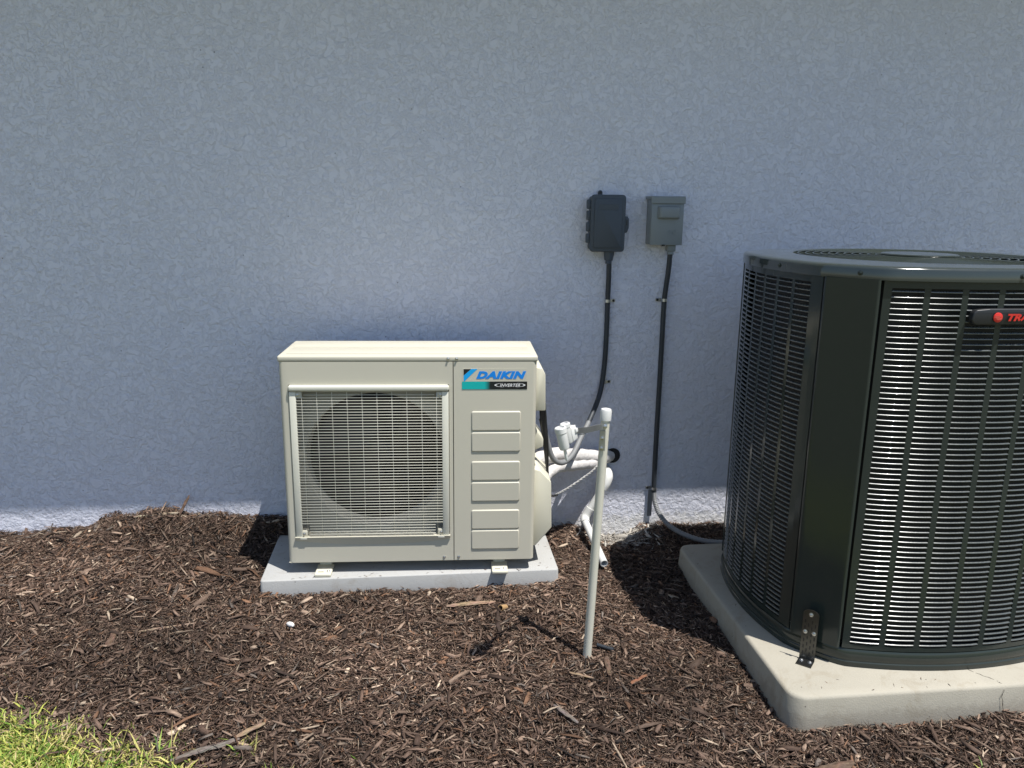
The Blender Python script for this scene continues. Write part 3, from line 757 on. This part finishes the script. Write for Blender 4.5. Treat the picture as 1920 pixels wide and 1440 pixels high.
MB().tube(rel(C1, spline(c1, 8)[50:]), .0103, 12).build('sunlit_tail', MAT['conduit2'], C1)  # same conduit; lighter grey paints in the sunlight on its lower run
MB().lathe([(.021, 0), (.0205, -.012), (.0165, -.036), (.012, -.038), (.012, -.05)], rel(C1, [(.786, .462, 1.192)])[0], (.06, .08, 1), 16).build('connector', MAT['boxdark'], C1)
for i_, (p, s_) in enumerate((((.793, CW, .992), 1), ((.789, CW, .655), 1))): clamp(C1, rel(C1, [p])[0] if False else (p[0]-C1.location.x, p[1]-C1.location.y, p[2]-C1.location.z), s_) if False else None
def clamp_w(parent, p, side):
    n0 = len(bpy.data.objects); clamp_o = MB(); r = .0105
    L = parent.location; q = (p[0]-L.x, p[1]-L.y, p[2]-L.z)
    vs = []
    for a in range(-10, 191, 14):
        x = q[0]+(r+.0016)*math.cos(R(a)); y = q[1]-(r+.0016)*math.sin(R(a)); vs += [(x, y, q[2]-.006), (x, y, q[2]+.006)]
    k = len(vs)//2; clamp_o.add(vs, [(2*j, 2*j+2, 2*j+3, 2*j+1) for j in range(k-1)], True)
    clamp_o.bbox((q[0]+side*(r+.012), WALL_Y-.0035-L.y, q[2]), (.024, .003, .013), .001, 1)
    o = clamp_o.build('clamp', MAT['zinc'], parent)
    MB().lathe([(.0052, 0), (.0052, .002), (.003, .004), (0, .004)], (q[0]+side*(r+.016), WALL_Y-.005-L.y, q[2]), (0, -1, 0), 10).build('screw', MAT['black'], o)
clamp_w(C1, (.793, CW, .992), 1); clamp_w(C1, (.787, CW, .655), 1)
C2 = empty('conduit', (1.03, CW, 1.18), 0, 'straight dark conduit running from the grey metal box down the wall', 'conduit')
c2 = [(1.034, .458, 1.205), (1.034, .468, 1.12), (1.029, CW, 1.00), (1.028, CW, .85), (1.028, CW, .69), (1.027, CW, .39), (1.028, CW, .20), (1.030, CW, .165)]
MB().tube(rel(C2, spline(c2, 8)), .0105, 12).build('tube', MAT['conduit'], C2)
MB().bbox(rel(C2, [(1.034, .458, 1.206)])[0], (.034, .034, .028), .005, 2).lathe([(.0135, 0), (.0135, -.012)], rel(C2, [(1.034, .459, 1.192)])[0], (0, .1, 1), 14).build('connector', MAT['boxgrey'], C2)
clamp_w(C2, (1.029, CW, .995), -1); clamp_w(C2, (1.029, CW, .183), -1)
c3 = spline([(1.030, CW, .165), (1.032, .478, .132), (1.045, .455, .085), (1.072, .40, .05), (1.115, .33, .036), (1.18, .255, .036), (1.25, .18, .060), (1.32, .10, .10), (1.36, .05, .14)], 14)
rr_ = [.0102+.0009*(1 if k % 2 else -1) for k in range(len(c3))]
MB().tube(rel(C2, c3), rr_, 12).build('sunlit_tail', MAT['conduit2'], C2)  # ribbed lower end of the same conduit, sunlit grey painted in
tagp = MB().bbox((1.017, WALL_Y-.006, .112), (.020, .003, .12), .001, 1).build('metal_strip', MAT['conduit2'])
tagp.parent = C2; tagp.location = tuple(-Vector(C2.location)); tagp['label'] = 'short flat grey strip against the wall foot'

# ------------------------------------------------------------------ refrigerant lines, drain, cables
LS = empty('refrigerant_lines', (.83, WALL_Y, .33), 0, 'white wrapped refrigerant pipes running from the ivory unit into the wall', 'pipe')
def wrapped(pts, r, k=10):
    q = spline(pts, k); return MB().tube(rel(LS, q), [r*(1+.05*math.sin(i*.9)+random.uniform(-.03, .03)) for i in range(len(q))], 14)
wrapped([(.835, .52, .328), (.80, .475, .333), (.71, .415, .358), (.64, .345, .385), (.57, .285, .412), (.50, .245, .41), (.445, .225, .40)], .029).build('wrapped_pipe', MAT['wrap'], LS)
wrapped([(.822, .515, .318), (.76, .44, .322), (.70, .385, .335), (.63, .31, .355), (.56, .26, .365), (.51, .22, .34), (.470, .19, .29)], .022).build('wrapped_pipe', MAT['wrap'], LS)
MB().lathe([(.032, 0), (.033, .003), (.030, .006), (.020, .006), (0, .006)], (.014, 0, .001), (0, -1, 0), 22).build('wall_seal', MAT['foam'], LS)
DP = empty('drain_pipe', (.81, WALL_Y, .26), 0, 'white plastic drain pipe with elbow, open end lying on the mulch', 'pipe')
def dtube(pts, r, name, k=6, n=16, cap=True): return MB().tube(rel(DP, spline(pts, k)), r, n, cap).build(name, MAT['pvc'], DP)
dtube([(.815, .505, .268), (.815, .470, .268), (.813, .440, .258), (.803, .428, .235), (.790, .426, .212)], .0215, 'elbow', 6)
dtube([(.795, .426, .225), (.722, .418, .098)], .0145, 'pipe', 4)
dtube([(.738, .419, .128), (.722, .418, .100), (.714, .408, .086), (.712, .385, .077)], [.0185]*19, 'coupling', 6)
o = MB(); q = rel(DP, [(.712, .395, .079), (.7275, .098, .030)])
A, B_ = Vector(q[0]), Vector(q[1]); ax = (B_-A).normalized()
o.lathe([(.0150, 0), (.0150, (B_-A).length), (.0118, (B_-A).length), (.0118, (B_-A).length-.06), (0, (B_-A).length-.06)], q[0], ax, 20).build('outlet_pipe', MAT['pvc'], DP)
KB = empty('power_cables', (.48, .13, .64), 0, 'bundle of black cables hanging down the right side of the ivory unit', 'cable')
for k in range(4):
    j = lambda a: random.uniform(-a, a)
    p = [(.470+.006*k, .115+.006*k, .668), (.477+.006*k+j(.003), .118+.006*k, .59), (.485+.0045*k+j(.003), .12, .52), (.496+.002*k, .121, .45), (.503, .118+.003*k, .395)]
    if k == 1: p += [(.512, .13, .34), (.520, .15, .30), (.535, .175, .282), (.556, .20, .276)]
    MB().tube(rel(KB, spline(p, 6)), .0042 if k % 2 else .0052, 8).build('cable', MAT['cable'], KB)
TW = empty('ground_wire', (.757, .41, .305), 0, 'thin twisted grey wire sagging below the white wrapped pipes', 'wire')
p = spline([(.548, .195, .277), (.575, .22, .280), (.62, .26, .287), (.68, .32, .298), (.73, .375, .307), (.775, .43, .325), (.80, .47, .33)], 14)
for ph in (0, math.pi):
    MB().tube(rel(TW, [q+Vector((0, .0028*math.cos(i*.8+ph), .0028*math.sin(i*.8+ph))) for i, q in enumerate(p)]), .0022, 6).build('strand', MAT['wirewhite'], TW)
BW = tag(MB().tube(spline([(.722, .405, .088), (.700, .395, .065), (.690, .392, .035), (.672, .388, .016), (.65, .385, .02)], 6), .0026, 6).build('tie_wire', MAT['wirewhite']), 'loose pale tie wire hanging from the drain pipe coupling to the mulch', 'wire')

# ------------------------------------------------------------------ pole with sensor
PO = empty('sensor_pole', (.541, -.47, -.02), 0, 'cream plastic pole with white cap standing in the mulch', 'pole')
pb, pt = Vector((.5405, -.47, -.06)), Vector((.5725, -.47, .792)); pd = (pt-pb).normalized()
def onp(z): return pb+pd*((z-pb.z)/pd.z)
MB().tube(rel(PO, [pb, onp(.3), pt-pd*.004]), .0132, 20).build('shaft', MAT['pvc_cream'], PO)
MB().lathe([(.0138, 0), (.0165, .001), (.0168, .028), (.0145, .0335), (.008, .0355), (0, .036)], rel(PO, [onp(.762)])[0], pd, 22).build('cap', MAT['pvc'], PO)
SE = empty('rain_sensor', (.541, -.482, .70), 0, 'white twin cylinder rain sensor on a metal arm at the pole top', 'sensor')
pa = onp(.705)+Vector((-.008, -.0135, 0)); pc = onp(.748)
vs = []
b = MB().bbox(rel(SE, [pa])[0], (.017, .0022, .062), .0008, 1, Matrix.Rotation(R(-25), 3, 'Z'))
b.build('mounting_plate', MAT['galv'], SE)
for z in (.682, .712): p = onp(z)+Vector((-.009, -.015, 0)); screw(SE, rel(SE, [p])[0], (-.4, -.9, 0), .005)
arm = spline([pc+Vector((-.004, -.015, .0)), pc+Vector((-.02, -.022, .000)), (.505, -.532, .752), (.484, -.553, .7575), (.455, -.590, .764), (.440, -.605, .768)], 5)
b = MB(); vs = []; fs = []
for i_, q in enumerate(arm):
    t = (arm[min(i_+1, len(arm)-1)]-arm[max(i_-1, 0)]).normalized(); nn_ = t.cross(Vector((0, 0, 1))).normalized()
    for a, c in ((-.0012, -.0085), (.0012, -.0085), (.0012, .0085), (-.0012, .0085)): vs.append(tuple(q+nn_*a+Vector((0, 0, c))-Vector(SE.location)))
    if i_:
        for k in range(4): fs.append((4*i_-4+k, 4*i_-4+(k+1) % 4, 4*i_+(k+1) % 4, 4*i_+k))
fs += [(0, 1, 2, 3), tuple(len(vs)-4+k for k in (3, 2, 1, 0))]
b.add(vs, fs); b.build('arm', MAT['galv'], SE)
screw(SE, rel(SE, [pc+Vector((-.004, -.0155, 0))])[0], (-.2, -1, .1), .006)
ca = Vector((-.22, .02, 1)).normalized()
def cyl(base, prof, name):
    return MB().lathe(prof, rel(SE, [base])[0], ca, 22).build(name, MAT['pvc'], SE)
cb = Vector((.4215, -.64, .732))
cyl(cb, [(.004, -.003), (.0125, 0), (.0145, .006), (.0150, .045), (.0165, .047), (.0165, .060), (.0150, .062), (.0112, .062), (.0112, .058), (.004, .058), (.004, .0605), (0, .0605)], 'sensor_cup')
cyl(Vector((.4365, -.617, .742)), [(.0105, 0), (.0125, .004), (.0125, .044), (.0140, .046), (.0140, .055), (.0125, .0565), (.0085, .0565), (.0085, .053), (0, .053)], 'sensor_cup')
MB().lathe([(.0042, 0), (.0042, -.03), (.003, -.033), (0, -.033)], rel(SE, [cb])[0], ca, 10).build('spout', MAT['pvc'], SE)
q = Vector((0, 0, 1)).rotation_difference(ca).to_matrix() @ Matrix.Rotation(R(50), 3, 'Z')
MB().bbox(rel(SE, [(.4475, -.603, .765)])[0], (.026, .018, .040), .003, 2, q).bbox(rel(SE, [(.452, -.599, .772)])[0], (.012, .024, .012), .002, 2, q).build('clamp_block', MAT['pvc'], SE)
tag(MB().tube(rel(SE, spline([(.440, -.600, .755), (.452, -.585, .735), (.470, -.560, .745), (.50, -.535, .742)], 5)), .0018, 6).build('sensor_wire', MAT['wirewhite'], SE))

# ------------------------------------------------------------------ mulch
def in_pads(x, y, m=0.0):
    a = (x > -.529-m) & (x < .528+m) & (y > -.026-m) & (y < .42+m)
    c = (x > 1.04-m) & (x < 2.12+m) & (y > -.822-m) & (y < .182+m)
    return a | c
PAL = np.array([1.16, 1.24, 1.27])*np.array([(.036,.021,.015),(.054,.032,.023),(.076,.046,.033),(.106,.066,.048),(.142,.092,.067),(.19,.128,.093),(.25,.178,.130),(.32,.24,.175),(.10,.078,.065),(.13,.068,.040),(.017,.012,.010)])
PW = np.array([.10,.15,.18,.18,.14,.09,.045,.020,.045,.06,.03]); PW /= PW.sum()
def scatter(n, seed, far):
    """chip centres, thicker inside the pictured ground than around it"""
    g = np.random.default_rng(seed); out = []
    tot = 0
    while tot < n:
        k = n*2
        if far: x = g.uniform(-2.9, 2.9, k); y = g.uniform(-1.3, .495, k)
        else: x = g.uniform(-1.75, 1.9, k); y = g.uniform(-1.14, .495, k)
        ok = ~in_pads(x, y, -.006) & (y > lawn_edge(x)-g.exponential(.035, k))
        x, y = x[ok], y[ok]; out.append(np.stack([x, y], 1)); tot += len(x)
    return np.concatenate(out)[:n]
def chips(P, seed, L, W_, Hh, lift, tilt, ring):
    """spindle or plank-like slivers as arrays; ring=True gives plank chips with blunt ends"""
    g = np.random.default_rng(seed); n = len(P); u = lambda a, c: g.uniform(a, c, n)
    ln = np.exp(g.normal(math.log(L[0]), L[1], n)).clip(L[2], L[3]); wd = np.exp(g.normal(math.log(W_[0]), W_[1], n)).clip(W_[2], W_[3]); ht = wd*u(*Hh)
    yaw = u(0, 2*np.pi); pit = g.normal(0, tilt, n); rol = g.normal(0, .5, n)
    # keep chips at a pad's or the wall's foot from poking through it
    near = in_pads(P[:, 0], P[:, 1], .03) | (P[:, 1] > .455)
    ln = np.where(near, np.minimum(ln, .045), ln)
    d = np.stack([np.cos(yaw)*np.cos(pit), np.sin(yaw)*np.cos(pit), np.sin(pit)], 1)
    s = np.stack([-np.sin(yaw), np.cos(yaw), np.zeros(n)], 1); t = np.cross(d, s)
    s2 = s*np.cos(rol)[:, None]+t*np.sin(rol)[:, None]; t2 = -s*np.sin(rol)[:, None]+t*np.cos(rol)[:, None]
    e = .03; hx = (height(P[:, 0]+e, P[:, 1])-height(P[:, 0]-e, P[:, 1]))/(2*e); hy = (height(P[:, 0], P[:, 1]+e)-height(P[:, 0], P[:, 1]-e))/(2*e)
    d[:, 2] += d[:, 0]*hx+d[:, 1]*hy
    c = np.stack([P[:, 0], P[:, 1], height(P[:, 0], P[:, 1])+u(*lift)+np.abs(np.sin(pit))*ln*.3], 1)
    lip = in_pads(P[:, 0], P[:, 1], .02)
    c[:, 2] -= np.where(lip, .004, 0)
    bend = g.normal(0, .06, n)*ln
    if ring:
        V = np.zeros((n, 12, 3)); G = np.zeros((n, 12, 2))
        for k, a in enumerate((-.5, 0., .5)):
            tw = (u(.35, .95) if k != 1 else u(.9, 1.1)); off = (bend if k == 1 else 0*bend)
            for j, (p, q) in enumerate(((-.5, -.5), (.5, -.5), (.5, .5), (-.5, .5))):
                sk = u(-.10, .10)*ln if k != 1 else 0*ln
                V[:, k*4+j] = c+d*(a*ln+sk)[:, None]+s2*(p*wd*tw)[:, None]+t2*(q*ht*tw+off)[:, None]
                G[:, k*4+j, 0] = a*ln; G[:, k*4+j, 1] = p*wd*.6+q*ht*.6
        F = [(0, 3, 2, 1), (8, 9, 10, 11)]+[(k*4+j, k*4+(j+1) % 4, k*4+4+(j+1) % 4, k*4+4+j) for k in range(2) for j in range(4)]
    else:
        V = np.zeros((n, 5, 3)); G = np.zeros((n, 5, 2))
        V[:, 0] = c-d*(.5*ln)[:, None]; V[:, 4] = c+d*(.5*ln)[:, None]
        for j, a in enumerate((90, 210, 330)):
            V[:, 1+j] = c+d*(u(-.25, .25)*ln)[:, None]+s2*(math.cos(R(a))*wd*.55)[:, None]+t2*(math.sin(R(a))*ht*.8+bend)[:, None]; G[:, 1+j, 1] = a*1e-5
        G[:, 0, 0] = -.5*ln; G[:, 4, 0] = .5*ln
        F = [(0, 2, 1), (0, 3, 2), (0, 1, 3), (4, 1, 2), (4, 2, 3), (4, 3, 1)]
    off = g.uniform(0, 50, (n, 1, 2)); G = G+off
    # patchy colour: darker damp areas and paler dry ones, plus dry mortar dust by the wall foot near the drain
    pt = .5+.5*np.sin(P[:, 0]*4.1+1.7*np.sin(P[:, 1]*3.3))*np.sin(P[:, 1]*5.2+1.1+.9*np.sin(P[:, 0]*2.3))
    col = PAL[g.choice(len(PAL), n, p=PW)]*g.uniform(.75, 1.3, (n, 1))*(.88+.72*pt)[:, None]
    dust = np.exp(-(((P[:, 0]-.87)/.15)**2+((P[:, 1]-.45)/.13)**2))*1.5-.18
    dusty = g.uniform(0, 1, n) < dust
    if ring: col = col*np.where(ln > .05, .72, 1.0)[:, None]
    col = np.where(dusty[:, None], np.array([.52, .49, .44])*g.uniform(.6, 1.15, (n, 1)), col)
    return V, F, G, np.clip(col, 0, 1)
def mesh_from(name, parts, mat):
    VV, LL, SZ, GG, CC = [], [], [], [], []; o = 0
    for V, F, G, col in parts:
        n, m, _ = V.shape; VV.append(V.reshape(-1, 3)); GG.append(G.reshape(-1, 2)); CC.append(np.repeat(col, m, 0))
        flatF = np.array([i for f in F for i in f]); sz = np.array([len(f) for f in F])
        LL.append((np.arange(n)[:, None]*m+flatF[None]+o).ravel()); SZ.append(np.tile(sz, n)); o += n*m
    V = np.concatenate(VV).astype(np.float32); L = np.concatenate(LL).astype(np.int32); S = np.concatenate(SZ).astype(np.int32)
    me = bpy.data.meshes.new(name); me.vertices.add(len(V)); me.vertices.foreach_set('co', V.ravel())
    me.loops.add(len(L)); me.loops.foreach_set('vertex_index', L); me.polygons.add(len(S))
    st = np.zeros(len(S), np.int32); st[1:] = np.cumsum(S)[:-1]; me.polygons.foreach_set('loop_start', st)
    me.update(calc_edges=True)
    a = me.attributes.new('chip', 'FLOAT_COLOR', 'POINT'); c4 = np.ones((len(V), 4), np.float32); c4[:, :3] = np.concatenate(CC); a.data.foreach_set('color', c4.ravel())
    a = me.attributes.new('grain', 'FLOAT_VECTOR', 'POINT'); g3 = np.zeros((len(V), 3), np.float32); g3[:, :2] = np.concatenate(GG); a.data.foreach_set('vector', g3.ravel())
    me.validate()
    return link(name, me, mat)
parts = [
    chips(scatter(190000, 1, False), 2, (.022, .50, .005, .065), (.0021, .42, .0008, .006), (.4, .9), (-.006, .007), .26, False),
    chips(scatter(14000, 3, True), 4, (.020, .45, .006, .05), (.003, .40, .001, .006), (.4, .9), (-.006, .007), .26, False),
    chips(scatter(9000, 5, False), 6, (.031, .42, .010, .085), (.0048, .42, .002, .012), (.2, .55), (-.002, .011), .17, True),
    chips(scatter(3000, 7, True), 8, (.036, .40, .012, .09), (.006, .40, .0025, .014), (.2, .55), (-.002, .011), .17, True),
    chips(scatter(260, 9, False), 10, (.055, .35, .03, .13), (.0105, .35, .005, .022), (.15, .45), (.003, .012), .10, True),
]
# a few stray splinters on the pads
gq = np.random.default_rng(77)
sp = np.concatenate([np.stack([gq.uniform(-.51, .51, 26), gq.uniform(-.024, .0, 26)], 1), np.stack([gq.uniform(.45, .52, 8), gq.uniform(0, .25, 8)], 1),
                     np.stack([gq.uniform(1.06, 1.14, 10), gq.uniform(-.75, .12, 10)], 1), np.stack([gq.uniform(1.1, 2.0, 16), gq.uniform(-.81, -.75, 16)], 1)])
q_ = chips(sp, 78, (.011, .4, .004, .022), (.0016, .4, .0008, .003), (.4, .8), (0, 0), .03, False)
q_[0][:, :, 2] += (np.where(sp[:, 0] < 1, .0772, .0612)-height(sp[:, 0], sp[:, 1])+.004)[:, None]
q_[0][:, :, 2] = np.maximum(q_[0][:, :, 2], np.where(sp[:, 0] < 1, .0762, .0602)[:, None]); parts.append(q_)
mulch = mesh_from('mulch', parts, MAT['chip'])
tag(mulch, 'shredded dark brown wood mulch spread over the bed', 'mulch', kind='stuff')

# notable single pieces lying on the mulch
def stick(name, a, c, wd, ht, col, label, seed, cat='wood chip', nseg=7, end=.5, group=None):
    g = random.Random(seed); a, c = Vector(a), Vector(c); d = (c-a); L = d.length; d.normalize()
    s_ = d.cross(Vector((0, 0, 1))).normalized(); t = s_.cross(d); vs = []; fs = []; G = []
    m = 8
    for i in range(nseg+1):
        u = i/nseg; k = (end+(1-end)*min(1, 4*u*(1-u)*1.6))*g.uniform(.88, 1.1); p = a+d*L*u+s_*g.uniform(-1, 1)*wd*.10+t*g.uniform(-1, 1)*ht*.1
        for j in range(m):
            an = 2*math.pi*j/m; rr = g.uniform(.82, 1.12)
            q = p+s_*math.cos(an)*wd*.5*k*rr+t*math.sin(an)*ht*.5*k*rr
            vs.append(tuple(q)); G.append((u*L, an*.002, 0))
        if i:
            for j in range(m): fs.append((m*i-m+j, m*i-m+(j+1) % m, m*i+(j+1) % m, m*i+j))
    fs += [tuple(range(m))[::-1], tuple(nseg*m+k for k in range(m))]
    me = bpy.data.meshes.new(name); me.from_pydata(vs, [], fs); me.update()
    x = me.attributes.new('chip', 'FLOAT_COLOR', 'POINT'); x.data.foreach_set('color', [q for v in vs for q in (*[k*g.uniform(.9, 1.1) for k in col], 1)])
    x = me.attributes.new('grain', 'FLOAT_VECTOR', 'POINT'); x.data.foreach_set('vector', [q for v in G for q in v])
    o = link(name, me, MAT['chip']); return tag(o, label, cat, group)
def hz(x, y, dz=0.0): return (x, y, float(height(np.array([x]), np.array([y]))[0])+dz)
tan_, brown, dark, grey, rust = (.26, .185, .125), (.12, .078, .055), (.045, .030, .023), (.15, .13, .115), (.20, .095, .055)
stick('bark_stick', (-.932, .435, .135), (-.893, .480, .212), .014, .010, brown, 'dark stick leaning against the wall on top of the mulch mound', 1)
stick('bark_slab', hz(-1.10, .445, .010), hz(-.925, .442, .014), .016, .012, (.34, .27, .20), 'pale split slab lying along the wall at the top of the mound', 2)
stick('wood_strip', hz(.115, -.168, .010), hz(.285, -.150, .012), .020, .011, tan_, 'long tan split stick lying in front of the grey pad', 3)
stick('wood_strip', hz(-.87, -.262, .010), hz(-.695, -.218, .012), .011, .006, (.24, .18, .13), 'thin pale straight stick in the open mulch left of the grey pad', 4)
stick('wood_strip', hz(-.600, -.822, .010), hz(-.440, -.775, .012), .020, .009, grey, 'weathered grey strip at the lawn edge near the bottom left', 5)
stick('wood_strip', hz(-.450, -.772, .016), hz(-.385, -.728, .016), .017, .008, tan_, 'short tan piece butting the weathered strip at the lawn edge', 6)
stick('wood_strip', hz(.985, -1.015, .014), hz(1.135, -.985, .014), .026, .014, brown, 'thick split log piece at the bottom edge below the buff pad', 7)
stick('wood_strip', hz(.40, -.70, .012), hz(.455, -.775, .012), .014, .006, grey, 'flat grey chip lying below the foot of the pole', 8)
stick('wood_strip', hz(.585, -.59, .012), hz(.60, -.49, .012), .016, .006, brown, 'upright brown plank chip just right of the pole foot', 9)
stick('wood_strip', hz(.47, -.56, .014), hz(.535, -.60, .014), .009, .005, tan_, 'slim tan splinter just left of the pole foot', 10)
stick('wood_strip', hz(-.93, -.33, .010), hz(-.93, -.235, .012), .020, .007, brown, 'broad brown bark piece in the mulch at the far left', 11)
stick('wood_strip', hz(.28, -.34, .010), hz(.285, -.235, .012), .014, .007, dark, 'dark plank chip crossed by the sensor shadow', 12)
stick('wood_strip', hz(-.41, -.47, .012), hz(-.33, -.53, .012), .012, .006, dark, 'dark slanting splinter in the middle of the mulch', 13)
stick('wood_strip', hz(.64, -.63, .012), hz(.70, -.585, .014), .013, .006, rust, 'reddish stick right of the pole foot', 14)
tag(MB().tube([hz(.585, -.425, .012), hz(.628, -.462, .012)], .0058, 12).build('foam_offcut', MAT['conduit']), 'short dark grey tube offcut on the mulch beside the pole foot', 'tube')
b = MB().lathe([(.0, -.017), (.005, -.015), (.0085, -.006), (.0085, .006), (.005, .015), (0, .017)], hz(-.395, -.233, .012), (.7, -.7, .15), 12)
tag(b.build('pebble', MAT['pebble']), 'smooth white oval pebble on the mulch left of the grey pad', 'pebble')
b = MB().lathe([(.010, 0), (.010, .034), (.0085, .034), (.0085, .004), (0, .004)], hz(.315, -.205, .010), (-.5, -.6, .3), 14)
tag(b.build('paper_roll', MAT['brassy']), 'tiny tan rolled tube on the mulch below the grey pad', 'tube')

# ------------------------------------------------------------------ grass
def blades(P, seed, hmean, wmean):
    g = np.random.default_rng(seed); n = len(P)
    h = np.exp(g.normal(math.log(hmean), .35, n)).clip(.012, .085); wd = g.uniform(.6, 1.4, n)*wmean
    yaw = g.uniform(0, 2*np.pi, n); lean = g.normal(.85, .35, n).clip(.05, 1.45); curl = g.normal(.35, .25, n)
    s = np.stack([-np.sin(yaw), np.cos(yaw), np.zeros(n)], 1)
    V = np.zeros((n, 7, 3)); p = np.stack([P[:, 0], P[:, 1], height(P[:, 0], P[:, 1])-.008], 1); ang = lean.copy()
    for k in range(4):
        ww = wd*(.7, 1.0, .75, 0)[k]
        if k < 3: V[:, 2*k] = p-s*(ww/2)[:, None]; V[:, 2*k+1] = p+s*(ww/2)[:, None]
        else: V[:, 6] = p
        p = p+np.stack([np.cos(yaw)*np.sin(ang), np.sin(yaw)*np.sin(ang), np.cos(ang)], 1)*(h/3)[:, None]; ang = np.minimum(ang+curl, 1.7)
    F = [(0, 1, 3, 2), (2, 3, 5, 4), (4, 5, 6)]
    pal = np.array([(.10,.19,.028),(.15,.25,.04),(.22,.30,.06),(.42,.43,.10),(.52,.47,.17),(.46,.37,.18),(.06,.13,.025)])
    pw = np.array([.08, .15, .20, .22, .20, .11, .04])
    col = pal[g.choice(7, n, p=pw)]*g.uniform(.95, 1.4, (n, 1))
    return V, F, np.zeros((n, 7, 2)), col
g = np.random.default_rng(21)
def lawn_pts(n, x0, x1, depth, spill):
    x = g.uniform(x0, x1, n); e = lawn_edge(x); y = e+.02-g.uniform(0, 1, n)**1.0*depth+g.exponential(spill, n)*(g.uniform(0, 1, n) < .12)
    return np.stack([x, y], 1)
def tuft(cx, cy, n, s_): return np.stack([g.normal(cx, s_, n), g.normal(cy, s_, n)], 1)
gp = [blades(lawn_pts(70000, -1.45, .25, .36, .022), 31, .025, .0040),
      blades(lawn_pts(52000, -2.8, 2.9, .75, .02), 32, .028, .0045),
      blades(np.concatenate([tuft(-.43, -.80, 26, .02), tuft(-.62, -.80, 40, .03), tuft(-.78, -.76, 36, .03), tuft(-.34, -.93, 50, .03), tuft(1.452, -1.06, 9, .008), tuft(-.98, -.66, 30, .03)]), 33, .05, .0042)]
grass = mesh_from('grass', gp, MAT['grass'])
tag(grass, 'yellow-green clipped lawn grass at the bed edge', 'grass', kind='stuff')
